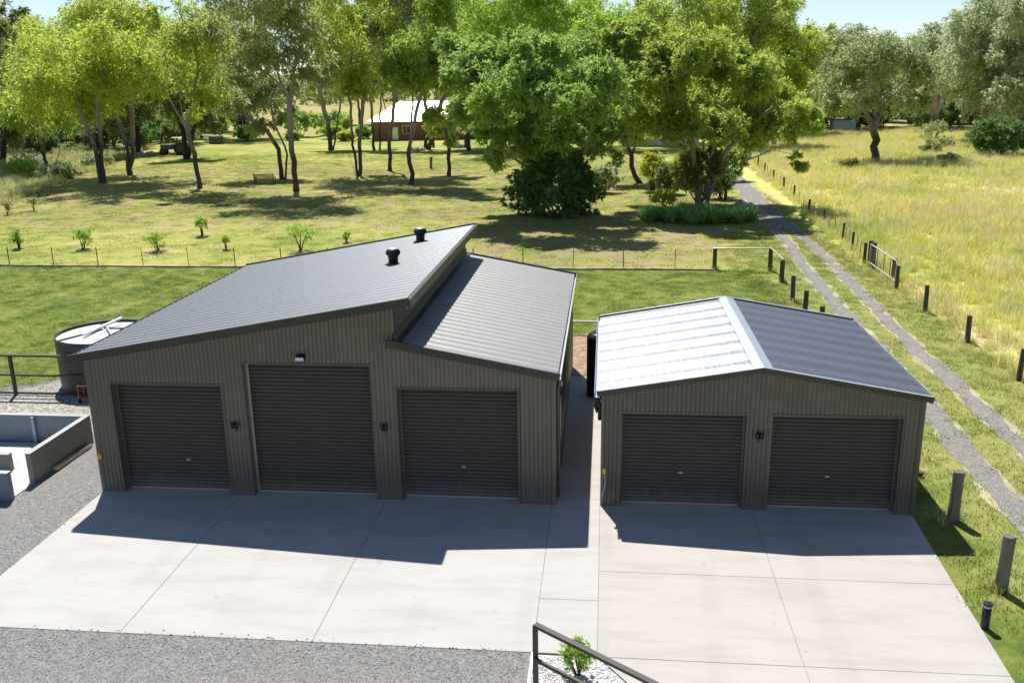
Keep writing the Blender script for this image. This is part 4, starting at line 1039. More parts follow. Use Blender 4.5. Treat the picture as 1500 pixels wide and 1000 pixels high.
 ('paddock_tree','yellow green tree behind the drive at the paddock corner',(46.82,150.0),0.3,[[[0.0,0.0,0.0],[-0.33,0.6,7.44],[-1.12,0.45,13.16]]],[[-1.69,0.3,12.61,4.03,3.32],[1.05,0.58,15.38,3.29,2.12],[-0.54,-1.34,8.03,4.05,2.86],[-4.62,-4.13,9.78,3.57,3.1]],'lime',14,0.46),
 ('paddock_tree','silvery gum tree with white limbs above the little blue shed',(53.51,162.0),0.35,[[[0.0,0.0,0.0],[-1.26,-0.01,6.03],[-0.3,0.23,10.3]],[[-1.04,0.0,4.79],[2.3,-0.07,7.82],[3.33,0.38,11.46]]],[[-0.87,-1.47,12.7,4.04,3.29],[1.29,-4.28,14.94,3.77,2.77],[-2.18,-0.74,7.89,3.83,2.04],[2.58,-3.29,9.63,3.55,2.28],[0.88,-1.89,4.8,3.2,1.53]],'silver',14,0.46),
 ('paddock_tree','pink limbed gum tree at the back of the paddock',(68.72,150.0),0.4,[[[0.0,0.0,0.0],[-0.84,-0.28,4.86],[-2.46,0.14,8.52]],[[0.0,0.0,0.0],[-0.18,-0.15,5.42],[-0.01,-0.03,9.39]],[[-0.1,0.0,0.0],[0.86,-0.24,5.98],[2.6,0.6,9.12]]],[[-1.9,3.83,12.3,3.51,2.81],[2.06,3.48,11.66,3.74,2.8],[4.01,1.61,8.76,3.05,2.34],[-4.52,2.24,10.61,2.58,2.35]],'silver',12,0.46),
 ('paddock_tree','huge grey green gum tree beyond the dark hedge',(66.9,122.0),0.42,[[[0.0,0.0,0.0],[-1.13,-0.02,6.47],[-4.46,0.38,12.15]],[[0.0,0.0,0.0],[-0.5,-0.2,8.34],[0.89,0.69,14.82]],[[-0.21,0.0,3.6],[2.3,-0.17,8.3],[3.77,-0.2,11.06]]],[[-5.73,-5.12,13.81,4.45,3.29],[1.64,2.77,15.37,4.23,3.46],[-2.89,-4.82,9.74,4.86,2.92],[2.54,-1.7,10.14,3.88,3.49],[-4.65,1.12,7.93,3.53,2.16],[-1.2,-5.24,5.64,4.51,2.16],[-3.86,-3.5,18.09,3.83,2.1],[-4.56,2.47,11.26,2.92,2.34]],'silver',30,0.42),
 ('paddock_tree','grey gum tree cut by the right edge of frame',(68.93,112.0),0.4,[[[0.0,0.0,0.0],[-1.13,-0.01,8.34],[-3.06,-0.4,15.2]]],[[-4.51,-3.38,16.7,3.55,3.01],[-1.33,-1.37,11.75,4.03,3.58],[-2.88,-3.69,6.68,3.26,2.36]],'silver',14,0.42),
 ('gum_tree','dark gnarled gum tree at the far left edge',(-67.8,96.0),0.3,[[[0.0,0.0,0.0],[1.45,-0.2,6.11],[4.12,0.12,15.39],[6.09,-1.24,19.36]],[[1.07,0.0,5.23],[3.88,0.16,7.79],[6.73,0.57,9.46]],[[2.56,0.0,10.38],[1.68,-0.11,15.43]]],[[1.36,1.49,17.18,1.91,3.48],[4.53,0.95,18.73,1.04,1.9],[4.64,-4.01,11.99,3.52,2.64],[3.46,-0.62,7.82,3.2,2.13],[-0.08,-0.27,5.26,3.23,2.15]],'dark',12,0.38),
 ('gum_tree','dark trunked gum tree beside the rock pile',(-56.77,112.0),0.3,[[[-0.21,0.0,0.0],[0.08,-0.1,4.43],[1.69,-0.7,10.2]],[[0.21,0.0,0.0],[1.49,0.3,3.91],[2.95,0.16,7.3]]],[[2.6,-3.2,7.38,3.99,2.4],[-0.36,-2.82,5.99,3.21,2.01],[2.27,3.89,8.21,3.58,2.38],[-4.15,0.94,8.35,3.6,2.6]],'dark',12,0.42),
 ('gum_tree','dark trunked gum tree right of the old tractor',(-44.09,100.0),0.26,[[[0.0,0.0,0.0],[-0.04,0.27,3.02],[-0.78,0.91,5.67]],[[0.11,0.0,0.0],[1.69,-0.05,4.36],[2.9,-0.1,6.54]]],[[-1.01,2.11,6.08,2.9,1.63],[3.64,-0.59,6.98,2.7,1.8],[-0.98,-1.34,8.35,3.07,1.98]],'dark',10,0.4),
 ('gum_tree','double trunked gum tree behind the round green bush',(-56.02,150.0),0.42,[[[-0.53,0.0,0.0],[0.11,-0.03,6.47],[-1.09,0.59,12.59]],[[0.53,0.0,0.0],[0.98,0.45,6.45],[3.45,-0.71,13.7]]],[[0.38,-0.26,10.74,5.31,3.79],[-3.03,1.6,16.88,5.51,3.76],[2.58,3.88,16.24,5.0,3.75],[-8.02,4.09,11.5,4.56,3.55],[2.16,-2.18,20.73,6.21,3.73]],'bronze',16,0.48),
 ('gum_tree','dark forked gum tree growing beside the green hedge bushes',(-29.45,118.0),0.26,[[[-0.11,0.0,0.0],[-0.19,-0.19,4.37],[-1.15,-0.07,8.84]],[[0.21,0.0,0.0],[1.4,-0.12,4.85],[2.45,-0.06,9.76]]],[[-1.6,2.42,10.32,3.05,2.23],[1.93,2.36,12.23,3.23,2.62],[0.55,1.8,15.65,3.61,2.81]],'bronze',9,0.42),
 ('gum_tree','pair of thin dark trunks at left corner of house',(-21.88,116.0),0.16,[[[-0.41,0.0,0.0],[-0.4,-0.22,4.86],[-0.69,0.02,9.7]],[[0.41,0.0,0.0],[0.6,0.27,4.83],[1.32,0.33,10.63]]],[[-1.39,3.0,10.68,2.79,2.39],[1.26,1.98,13.04,2.77,2.57],[0.42,0.98,15.4,2.95,2.56]],'olive',8,0.42),
 ('gum_tree','dark vee shaped tree in the middle of the house front',(-14.57,116.0),0.26,[[[-0.31,0.0,0.0],[-1.55,0.24,3.31],[-3.1,0.13,6.74]],[[0.41,0.0,0.0],[2.0,-0.59,4.28],[2.98,0.29,7.62]],[[0.01,0.0,0.0],[0.33,0.31,4.75],[0.2,0.28,8.62]]],[[-2.26,-0.76,9.61,2.38,1.59],[0.44,-0.46,10.99,2.96,1.78],[3.38,1.45,10.29,2.76,1.78],[6.84,1.94,10.43,2.95,1.97]],'mid',9,0.42),
 ('gum_tree','leaning dark tree at the right end of house front',(-7.46,112.0),0.24,[[[0.0,0.0,0.0],[-0.1,-0.18,2.48],[0.45,-0.05,5.29]]],[[0.6,-1.14,5.05,2.51,1.55],[2.92,-0.52,4.35,2.32,1.74],[1.43,0.35,7.6,2.88,1.92]],'mid',8,0.4),
]

# ================================================================== TREES
def leaf_mesh(name, C, D, Wd, ln, wd):
    """pointed leaves: centres C, long axis D, side axis Wd"""
    n = len(C); V = np.empty((n, 3, 3), np.float32)
    V[:, 0] = C-D*(ln*.35)[:, None]+Wd*(wd*.5)[:, None]; V[:, 1] = C-D*(ln*.35)[:, None]-Wd*(wd*.5)[:, None]
    V[:, 2] = C+D*(ln*.65)[:, None]
    return np_mesh(name, V.reshape(-1, 3), np.arange(3*n).reshape(n, 3))

def rand_dirs(rs, n):
    v = rs.normal(size=(n, 3)); return v/np.linalg.norm(v, axis=1)[:, None]

def leaves_at(rs, centres, crad, per, ll, droop, tufts=14, flat=.9, spread=.4):
    """clumps of leaves: every clump is a handful of tufts round a centre"""
    nc = len(centres)
    T = rand_dirs(rs, nc*tufts)
    rad = rs.uniform(.1, 1.0, nc*tufts)**.42
    cc = np.repeat(centres, tufts, 0); cr = np.repeat(crad, tufts)
    tc = cc+T*np.stack([cr, cr, cr*flat], 1)*rad[:, None]
    k = max(1, per//tufts); n = len(tc)*k
    LD = rand_dirs(rs, n); tcr = np.repeat(cr, k)
    pos = np.repeat(tc, k, 0)+LD*np.stack([tcr*spread, tcr*spread, tcr*spread*.9], 1)*(rs.uniform(.1, 1, n)**.5)[:, None]
    outw = np.repeat(T, k, 0)
    D = LD*.8+outw*.5+np.array([0, 0, -droop]); D /= np.linalg.norm(D, axis=1)[:, None]
    S = np.cross(D, rand_dirs(rs, n)+outw*.2); S /= np.maximum(np.linalg.norm(S, axis=1), 1e-6)[:, None]
    ln = ll*rs.uniform(.5, 1.5, n)*np.repeat(rs.uniform(.8, 1.25, nc), tufts*k); wd = ln*rs.uniform(.34, .56, n)
    return pos, D, S, ln, wd

def branch_mesh(name, P, par, rad):
    """tapered tubes along the skeleton"""
    n = len(P); kids = [[] for _ in range(n)]
    for i, q in enumerate(par):
        if q >= 0: kids[q].append(i)
    mb = MB()
    starts = [(None, i) for i in range(n) if par[i] < 0]
    while starts:
        p0, i = starts.pop()
        ch = [] if p0 is None else [p0]
        while True:
            ch.append(i)
            if not kids[i]: break
            ks = sorted(kids[i], key=lambda q: -rad[q])
            for q in ks[1:]: starts.append((i, q))
            i = ks[0]
        if len(ch) < 2: continue
        rr_ = [rad[q] for q in ch]
        if p0 is not None: rr_[0] = min(rr_[0], rr_[1]*1.25)
        mx = max(rr_)
        mb.tube([P[q] for q in ch], rr_, 9 if mx > .12 else (6 if mx > .05 else 4), False)
    me = np_mesh(name, np.array(mb.v), np.array(mb.f), True)
    return me

def make_tree(name, label, loc, R0, stems, lobes, kind, nk, ll, bark, seed, droop=.55, tuftscale=1.0, group=None):
    rs = np.random.default_rng(seed)
    P = []; par = []; low = []
    for si, st in enumerate(stems):
        st = np.array(st, float)
        if st[0][2] < .5: prev = -1
        else:
            d = np.linalg.norm(np.array(P)-st[0], axis=1); prev = int(d.argmin())
        for i in range(len(st)-1):
            seg = st[i+1]-st[i]; k = max(2, int(np.linalg.norm(seg)/.8))
            for q in range(0 if (i == 0 and prev == -1) else 1, k+1):
                pt = st[i]+seg*q/k
                if 0 < q: pt = pt+rs.normal(size=3)*np.array([.07, .07, .02])
                P.append(pt); par.append(prev); prev = len(P)-1
    zt = max(q[2] for q in P)
    lb = np.array(lobes, float); lb[:, 3] *= .98; lb[:, 4] *= 1.08
    sub = []
    for l in lb:
        for q in range(4):
            d = rand_dirs(rs, 1)[0]; f = rs.uniform(.8, 1.12); k_ = rs.uniform(.34, .58)
            sub.append([l[0]+d[0]*l[3]*f, l[1]+d[1]*l[3]*f, l[2]+d[2]*l[4]*f, l[3]*k_*rs.uniform(.8, 1.2), l[4]*k_*rs.uniform(.8, 1.2)])
    lb = np.concatenate([lb, np.array(sub)])
    wts = lb[:, 3]**2*lb[:, 4]; wts = wts**.78; wts /= wts.sum()
    ntot = int(nk*1000); per = 168; ncl = max(12, ntot//per)
    C = []; CR = []
    for l, wt in zip(lb, wts):
        n = max(2, int(round(ncl*wt)))
        d = rand_dirs(rs, n); d[:, 2] = np.where((d[:, 2] < -.2) & (rs.uniform(size=n) < .35), -d[:, 2], d[:, 2])
        r_ = rs.uniform(.15, 1, n)**.5*np.where(rs.uniform(size=n) < .2, rs.uniform(1.0, 1.45, n), 1.)
        C.append(l[:3]+d*np.stack([np.full(n, l[3]), np.full(n, l[3]*.85), np.full(n, l[4])], 1)*(r_*.86)[:, None])
        CR.append(np.full(n, (l[3]*l[3]*l[4])**(1/3)/max(1.6, n**(1/3))*.92)*rs.uniform(.75, 1.3, n))
    C = np.concatenate(C); CR = np.clip(np.concatenate(CR)*1.12, .3, 1.3)*tuftscale
    # gaps: whole pockets of the crown stay empty
    ph = rs.uniform(0, 6.28, 3); fq = 1.15 if name != 'shade_tree' else 1.0
    hole = np.sin(C[:, 0]*fq+ph[0])*np.sin(C[:, 1]*fq*.9+ph[1])+np.sin(C[:, 2]*fq*1.5+ph[2])*np.sin(C[:, 0]*fq*.6+ph[1])
    kp = hole > (-.45 if name != 'shade_tree' else -.7)
    C = C[kp]; CR = CR[kp]
    # attach every clump to the nearest limb
    base_n = len(P)
    dst = np.array([np.min(np.linalg.norm(np.array(P)-c, axis=1)) for c in C])
    zmin = min(zt*.42, lb[:, 2].min()*.7)
    tips = []
    for ci in np.argsort(dst):
        c = C[ci]; PA = np.array(P)
        dv = c-PA; d = np.linalg.norm(dv, axis=1)
        cost = d+np.where(dv[:, 2] < 0, -dv[:, 2]*.8, 0)+np.where(PA[:, 2] < zmin, 50., 0)
        j = int(cost.argmin()); a = PA[j]; L_ = d[j]; k = max(1, int(L_/.75)); prev = j
        for q in range(1, k+1):
            f = q/k; pt = a+(c-a)*f; pt[2] += .12*L_*math.sin(math.pi*f)*.5
            if q < k: pt = pt+rs.normal(size=3)*.10*min(1., L_/2)
            P.append(pt); par.append(prev); prev = len(P)-1
        tips.append(prev)
    n = len(P); cnt = np.zeros(n)
    for q in tips: cnt[q] += 1
    for i in range(n-1, -1, -1):
        if par[i] >= 0: cnt[par[i]] += cnt[i]
    cnt = np.maximum(cnt, .6)
    N0 = max(cnt[i] for i in range(n) if par[i] < 0)
    rad = np.maximum(R0*1.25*(cnt/N0)**.62, .014)
    for i in range(n):
        if par[i] < 0: rad[i] *= 1.3
    root = empty(name, (loc[0], loc[1], float(gz(*loc))-.08))
    tag(root, label, 'tree', group)
    me = branch_mesh('trunk', [Vector(q) for q in P], par, rad); me.materials.append(bark)
    link(bpy.data.objects.new('trunk', me), root)
    me = leaf_mesh('crown', *leaves_at(rs, C, CR*(1.15 if name == 'shade_tree' else 1.4), per, ll, droop, 14, 1., .34 if name == 'shade_tree' else .36)); me.materials.append(LEAF[kind])
    link(bpy.data.objects.new('crown', me), root)
    return root

BK = {'silver': 'bark_pink', 'dark': 'bark_dark', 'green': 'bark_tan', 'limeg': 'bark_tan'}
BUILT = []
for i, (nm, lab, loc, r0, st, lo, kd, nk, ll) in enumerate(TREES):
    dr = {'green': .25, 'green2': .3, 'limeg': .35, 'lime': .4}.get(kd, .6)
    BUILT.append(make_tree(nm, lab, loc, r0, st, lo, kd, nk*(2.9 if nm == 'shade_tree' else 2.1 if kd in ('olive', 'bronze', 'grey', 'lime') else LEAFK), ll*.95, M[BK.get(kd, 'bark')], 100+i, dr))

# belts of look-alike trees further back: copies of trees above
FILL = [(-91.5,140,0,1.0,'left'),(-99.5,165,1,1.0,'left'),(-82.9,150,3,1.05,'left'),(-81.3,170,6,1.1,'left'),(-64.1,150,8,1.0,'left'),(-75.1,185,4,1.1,'left'),(-127,200,6,1.25,'left'),(-106.6,205,8,1.2,'left'),(-98,215,1,1.2,'left'),(-107.7,150,1,1.1,'left'),(-133.5,190,4,1.2,'left'),
 (-48.2,205,4,1.15,'mid'),(-33.9,190,1,1.15,'mid'),(-16.1,185,8,1.25,'mid'),(-5.6,170,6,1.2,'mid'),(1.9,185,4,1.25,'mid'),(12.2,165,8,1.2,'mid'),(20.6,175,1,1.2,'mid'),(26.3,160,6,1.2,'mid'),(35.5,185,4,1.2,'mid'),
 (44.8,190,4,1.1,'right'),(55.2,215,13,1.3,'right'),(67,195,13,1.25,'right'),(70.7,185,18,1.0,'right'),(83.3,210,13,1.35,'right'),(83.8,185,18,1.1,'right'),(96,205,13,1.4,'right'),(97.4,190,18,1.1,'right'),(70.5,225,13,1.4,'right'),(101.2,180,13,1.2,'right'),(60,168,13,1.05,'right'),(77,166,18,1.0,'right'),(90,163,13,1.1,'right'),(106,158,18,1.1,'right'),(47,172,13,1.1,'right'),
 (-86,122,2,1.1,'left'),(-72,132,6,.9,'left'),(-100,128,0,1.0,'left'),(-61,138,3,.95,'left'),(-78,140,8,.95,'left'),(-94,145,6,1.0,'left'),(-112,140,1,1.1,'left'),(2,150,6,1.1,'mid'),(15,146,8,1.1,'mid'),(31,142,1,1.0,'mid'),(39,150,6,1.1,'mid')]
FL = {'left': ('gum tree in the dark belt beyond the rough grass at left', 'belt of trees at far left'), 'mid': ('gum tree in the belt behind the brick house', 'belt of trees behind the house'), 'right': ('grey gum tree in the belt along the back of paddock', 'belt of trees behind the paddock')}
rf_ = random.Random(21)
for x, y, s, k, g in FILL:
    c = copy_tree(BUILT[s])
    c.location = (x, y, float(gz(x, y))-.08); c.rotation_euler = (0, 0, rf_.uniform(0, 6.28)); c.scale = (k, k, k*rf_.uniform(.92, 1.02))
    tag(c, FL[g][0], 'tree', FL[g][1])

# wood on the horizon reads as one mass
rs = np.random.default_rng(77)
n = 1500
cx_ = rs.uniform(-420, 520, n); cy_ = 420+rs.uniform(-25, 60, n)+.04*np.abs(cx_); hz = rs.uniform(.05, 1, n)**.8
C = np.stack([cx_, cy_, hz*(9+3*np.sin(cx_*.05)+2*np.sin(cx_*.17))], 1)
me = leaf_mesh('far_wood', *leaves_at(rs, C, rs.uniform(1.6, 3.2, n), 54, 1.5, .3, 9))
me.materials.append(LEAF['dark'])
tag(link(bpy.data.objects.new('far_wood', me)), 'distant dark wood along the horizon', 'wood', kind='stuff')

# ================================================================== SHRUBS
def shrub(name, label, x, y, rx, ry, h, kind, nk, ll, seed, group=None, z0=.0, stems=7, lumps=None, cat='shrub', bark='bark_dark', droop=.1):
    rs = np.random.default_rng(seed)
    root = tag(empty(name, (x, y, float(gz(x, y))-.02)), label, cat, group)
    per = 90; n = max(6, int(nk*1000/per))
    d = rand_dirs(rs, n); d[:, 2] = np.abs(d[:, 2])*rs.choice([1, 1, 1, -.75], n)
    r_ = rs.uniform(.3, 1, n)**.35
    zc = z0+(h-z0)*.52
    lump = 1+.16*np.sin(d[:, 0]*5+seed)+.12*np.sin(d[:, 1]*6+seed*2)
    C = np.stack([d[:, 0]*rx*.86*r_*lump, d[:, 1]*ry*.86*r_*lump, zc+d[:, 2]*(h-z0)*.46*r_], 1)
    CR = rs.uniform(.8, 1.25, n)*(rx*ry*h)**(1/3)/max(2.2, n**(1/3))*.95
    mb = MB()
    for k in range(stems):
        a = rs.uniform(0, 6.28); q = C[rs.integers(n)]
        mb.tube([(.12*rx*math.cos(a), .12*ry*math.sin(a), 0), (q[0]*.5, q[1]*.5, q[2]*.55), tuple(q)], [.03*h**.5, .022*h**.5, .008], 5)
    mb.build('stem', M[bark], root, True)
    me = leaf_mesh('foliage', *leaves_at(rs, C, CR, per, ll, droop, 6, .85)); me.materials.append(LEAF[kind])
    link(bpy.data.objects.new('foliage', me), root)
    return root
shrub('round_bush', 'big round dark green bush under the bright shade tree', 8.55, 47.4, 3.8, 3.2, 4.7, 'bush', 40, .24, 1, cat='bush', z0=-2.4)
shrub('hedge_bush', 'wide dark bush at right edge of paddock', 57.6, 94.0, 4.2, 3.6, 4.3, 'bush', 13, .36, 2, cat='bush')
shrub('hedge_bush', 'dark bush cut by the right edge of frame', 63.8, 95.5, 4.0, 3.4, 3.9, 'bush', 9, .36, 3, cat='bush')
shrub('garden_shrub', 'yellow green shrub left of the rusty tall shrub', 16.2, 62.5, 1.3, 1.2, 3.4, 'yellow', 5, .2, 4)
shrub('garden_shrub', 'tall rusty green shrub in the middle of flower bed', 19.3, 53.0, 2.2, 1.6, 4.6, 'rusty', 16, .2, 5)
shrub('garden_shrub', 'low yellow shrub at the left end of flower bed', 16.6, 51.5, 1.0, .9, 1.3, 'yellow', 3, .16, 6)
shrub('garden_shrub', 'dark shrub left of the spiky yucca', 21.3, 56.5, 1.3, 1.2, 2.6, 'bush', 6, .2, 7)
shrub('garden_shrub', 'olive shrub between yellow shrub and rusty shrub', 17.4, 60., 1.5, 1.2, 2.6, 'dark', 6, .2, 8)
shrub('garden_shrub', 'pale grey shrub beside the round dark bush', 12.0, 62., 1.3, 1.1, 2.4, 'grey', 5, .2, 9)
shrub('garden_shrub', 'leafy shrub under the crown of the wide lime tree', 24.0, 71, 1.6, 1.4, 3.2, 'mid', 6, .24, 10)
shrub('clipped_bush', 'round clipped green bush on the far lawn', -51.4, 140, 2.3, 2.0, 2.6, 'green', 6, .34, 11, cat='bush')
for i, (x, y, r_, h, k, lab) in enumerate([(-45.6, 152.5, 3.8, 4.6, 'green', 'broad bright bush left of the house'), (-39.5, 156, 3.6, 4.4, 'green', 'bright bush nearest the left end of house'), (-38.2, 147.0, 2.3, 2.3, 'citrus', 'pale low bush before the bright bushes'), (-60.5, 150, 2.2, 4.6, 'citrus', 'upright lime bush behind the stone box'), (-44, 143, 1.6, 1.7, 'mid', 'small bush right of the clipped bush'), (-31.8, 146, 1.6, 2.2, 'citrus', 'clipped hedge at the left corner of house'), (-33.5, 141.0, 1.7, 1.6, 'yellow', 'low yellow bush at left of the house wall')]):
    shrub('garden_bush', lab, x, y, r_, r_*.85, h, k, 5, .4, 30+i, cat='bush')
for i, (x, y, r_, h, k) in enumerate([(-87, 128, 4, 4, 'dark'), (-76, 118, 3.2, 3.4, 'bush'), (-70, 124, 3.6, 4.2, 'dark'), (-63, 122, 3.5, 4.5, 'bush'), (-58, 128, 3.4, 4, 'dark'), (-80, 132, 4, 5, 'bush'), (-95, 135, 4, 5, 'bush'), (-66, 138, 4, 5, 'bush'), (-72, 145, 4, 5.5, 'dark'), (-86, 148, 5, 6, 'bush'), (-78, 155, 5, 7, 'dark'), (-69, 158, 5, 7, 'bush'), (-94, 158, 5, 7, 'dark'), (-104, 150, 5, 7, 'bush'), (-112, 165, 6, 8, 'dark'), (-101, 172, 6, 8, 'bush'), (-90, 176, 6, 8, 'dark'), (-80, 178, 6, 8, 'bush'), (-71, 172, 5, 7, 'dark'), (-122, 178, 6, 8, 'bush'), (-63, 166, 4, 5, 'bush')]):
    shrub('scrub_bush', 'dark scrub bush under the belt of trees at left', x, y, r_, r_*.8, h, k, 4.5, .42, 50+i, 'scrub under the left tree belt', cat='bush')
for i, (x, y, r_, h, k) in enumerate([(58, 158, 3, 4, 'bush'), (50.5, 158.5, 3, 4.5, 'bush'), (64, 163, 4, 5, 'bush'), (70, 156, 3.5, 4, 'bush'), (76, 158, 4, 5, 'bush'), (82, 156, 4, 4.6, 'dark'), (88, 160, 4.5, 5, 'bush'), (46, 165, 4, 5, 'bush'), (72, 168, 4, 5, 'dark'), (95, 158, 4, 5, 'bush'), (80, 146, 2.6, 3, 'bush'), (86, 150, 3, 4, 'bush'), (55, 172, 5, 7, 'dark'), (62, 176, 5, 7, 'bush'), (69, 180, 5, 7, 'dark'), (77, 176, 5, 7, 'bush'), (85, 178, 6, 7, 'dark'), (93, 174, 6, 7, 'bush'), (101, 170, 6, 7, 'dark'), (48, 176, 5, 7, 'dark')]):
    shrub('scrub_bush', 'dark scrub bush along the back edge of paddock', x, y, r_, r_*.8, h, k, 4, .45, 70+i, 'scrub behind the paddock', cat='bush')
for i, (x, y, r_, h, k) in enumerate([(-3, 158, 4, 6, 'mid'), (4, 162, 5, 7, 'dark'), (11, 156, 4, 6, 'mid'), (18, 160, 5, 7, 'dark'), (26, 152, 4, 6, 'mid'), (33, 158, 5, 7, 'dark'), (40, 162, 5, 7, 'mid'), (-12, 166, 5, 7, 'dark'), (8, 140, 3, 4, 'mid'), (2, 128, 2.6, 3.4, 'dark')]):
    shrub('scrub_bush', 'green scrub bush in the gaps behind the two houses', x, y, r_, r_*.8, h, k, 4, .45, 170+i, 'scrub behind the houses', cat='bush')
for i, (x, y, r_, h) in enumerate([(-50, 80, 2.2, 1.5), (-46.5, 75.5, 1.8, 1.3), (-57, 84, 2.4, 1.8), (-62, 92, 2.6, 2.0), (-54, 95, 2.4, 1.5), (-66, 84, 2.5, 2.2)]):
    shrub('rough_shrub', 'pale weedy shrub in the rough grass at left', x, y, r_, r_*.8, h, ('silver', 'grey', 'citrus')[i % 3], 2.5, .26, 90+i, 'weedy shrubs on the left bank')
for i, (x, y, r_, h) in enumerate([(48.5, 84, 1.3, .9), (37.5, 80, 1.2, .9), (57, 112, 2.0, 1.5), (52, 100, 1.6, 1.0), (61, 126, 2.2, 2.8)]):
    shrub('rough_shrub', 'grey green shrub standing in the paddock grass', x, y, r_, r_*.8, h, ('grey', 'dark')[i % 2], 1.8, .24, 110+i, 'shrubs in the paddock')
shrub('potted_shrub', 'small bright green shrub on white pebbles behind corner fence', 11.72, -6.2, .27, .25, .72, 'citrus', 2.2, .055, 120, stems=5)
# citrus saplings
for i, (x, y, h, r_, lab) in enumerate([(-23.84, 32.9, 1.15, .5, 'young tree at the far left of the sapling row'), (-19.57, 32.7, 1.2, .62, 'bushy young tree second from left in row'), (-14.59, 32.3, 1.1, .62, 'fan shaped young tree third from left in row'), (-14.26, 37.8, 1.25, .42, 'young tree set back behind the sapling row'), (-10.6, 32.9, .8, .26, 'smallest thin sapling in the row'), (-5.87, 32.4, 1.6, .72, 'tallest open young tree nearest shed roof'), (-3.86, 35.3, .75, .26, 'tiny sapling above the big shed roof edge')]):
    shrub('sapling', lab, x, y, r_, r_, h, 'citrus', 1.1 if r_ > .4 else .5, .12, 130+i, 'young trees on the yellow lawn', h*.28, 6, cat='young tree')
    tag(MB().lathe([(.0, .035), (.35, .03), (.62, .0)], 14, (x, y, float(gz(x, y)))).build('mulch_ring', bpy.data.materials['mulch']), kind='structure')
for i, (x, y, h) in enumerate([(-34.9, 48.2, .9), (-34.0, 50.3, 1.1), (-38.6, 58.3, .9)]):
    shrub('sapling', 'bare brownish sapling by the left edge of lawn', x, y, .35, .35, h, 'rusty', .35, .1, 150+i, 'thin brown saplings at left', h*.4, 4, cat='young tree')

# strap leaved plants: rosettes of arching blades
def blades(rs, n, L0, L1, w_, arch, spread):
    """one rosette as triangles strips, returns V,F"""
    V = []; F = []
    for k in range(n):
        a = rs.uniform(0, 6.28); L_ = rs.uniform(L0, L1); tilt = rs.uniform(*spread); ar = arch*rs.uniform(.6, 1.3)
        d = np.array([math.cos(a), math.sin(a)]); s_ = np.array([-d[1], d[0]]); i0 = len(V); r0 = rs.uniform(0, .05)*d
        for q in range(4):
            f = q/3; ang = tilt+ar*f
            rr_ = L_*f*math.sin(ang*.75+.1); zz = L_*f*math.cos(ang*.85)
            ww = w_*(1-f**2*.95)
            for sg in (-1, 1): V.append((r0[0]+d[0]*rr_+s_[0]*ww*sg, r0[1]+d[1]*rr_+s_[1]*ww*sg, max(zz, .01)))
        for q in range(3): F.append((i0+2*q, i0+2*q+1, i0+2*q+3, i0+2*q+2))
    return np.array(V), np.array(F)
rs = np.random.default_rng(5)
AV, AF, off = [], [], 0
ctr = []
while len(ctr) < 120:
    x, y = rs.uniform(14.6, 22.6), rs.uniform(42.2, 48.5)
    if (x-18.4)**2/4.0**2+(y-45.0)**2/2.6**2 < 1: ctr.append((x, y))
for x, y in ctr:
    V, F = blades(rs, 34, .9, 1.5, .034, .8, (.05, .8)); V[:, 0] += x; V[:, 1] += y; V[:, 2] += float(gz(x, y))
    AV.append(V); AF.append(F+off); off += len(V)
me = np_mesh('strap_leaf_bed', np.concatenate(AV), np.concatenate(AF), True); me.materials.append(LEAF['strap'])
tag(link(bpy.data.objects.new('strap_leaf_bed', me)), 'bed of dark strap leaved plants under the wide tree', 'flower bed', kind='stuff')
def yucca(x, y, h, seed, label):
    rs = np.random.default_rng(seed); e = tag(empty('yucca', (x, y, float(gz(x, y)))), label, 'yucca')
    MB().tube([(0, 0, -.1), (.05, 0, h*.5), (0, .05, h)], [.14, .1, .09], 8).build('trunk', M['bark_dark'], e, True)
    V, F = blades(rs, 90, .7, 1.0, .03, .5, (.1, 1.9)); V[:, 2] += h-.1
    me = np_mesh('crown', V, F, True); me.materials.append(LEAF['bush']); link(bpy.data.objects.new('crown', me), e)
yucca(21.95, 58.0, 1.7, 1, 'spiky yucca beside the gravel drive'); yucca(21.6, 55.4, .9, 2, 'low spiky yucca in front of the tall yucca')
for i, (dx, dy, s) in enumerate(((0, 0, .4), (.9, .3, .35), (-.8, .1, .3), (.2, .9, .42))): rock(22.3+dx*.6, 51+dy, s, 200+i, 'rock edging the bed beside the drive', 'rocks edging the flower bed')

# ================================================================== PEBBLES
rs = np.random.default_rng(9)
sheet('pebble_bed', [(10.96, -5.72), (12.02, -5.72), (14.55, -9.15), (14.55, -11), (10.96, -11)], -.02, M['pebble'])
MB_ = MB(); MB_.box(10.9, 10.955, -11, -5.7, -.1, .02); tag(MB_.build('pebble_edging', M['galv']), kind='structure')
oct_ = np.array([(1, 0, 0), (0, 1, 0), (-1, 0, 0), (0, -1, 0), (0, 0, 1), (.7, .7, .5), (-.7, .7, .5), (-.7, -.7, .5), (.7, -.7, .5)], float)
of_ = np.array([(0, 5, 8), (0, 1, 5), (1, 6, 5), (1, 2, 6), (2, 7, 6), (2, 3, 7), (3, 8, 7), (3, 0, 8), (5, 6, 4), (6, 7, 4), (7, 8, 4), (8, 5, 4)])
pv, pf = [], []
k = 0
while k < 4200:
    x, y = rs.uniform(10.97, 14.4), rs.uniform(-8.6, -5.74)
    if (x-12.02)*3.43+(y+5.72)*2.53 > -.03: continue
    s = rs.uniform(.012, .026); a = rs.uniform(0, 6.28); q = oct_*s*np.array([1.3, .9, .7])*rs.uniform(.8, 1.2, (9, 1))
    ca, sa = math.cos(a), math.sin(a)
    pv.append(np.stack([q[:, 0]*ca-q[:, 1]*sa+x, q[:, 0]*sa+q[:, 1]*ca+y, q[:, 2]-.018], 1)); pf.append(of_+9*k); k += 1
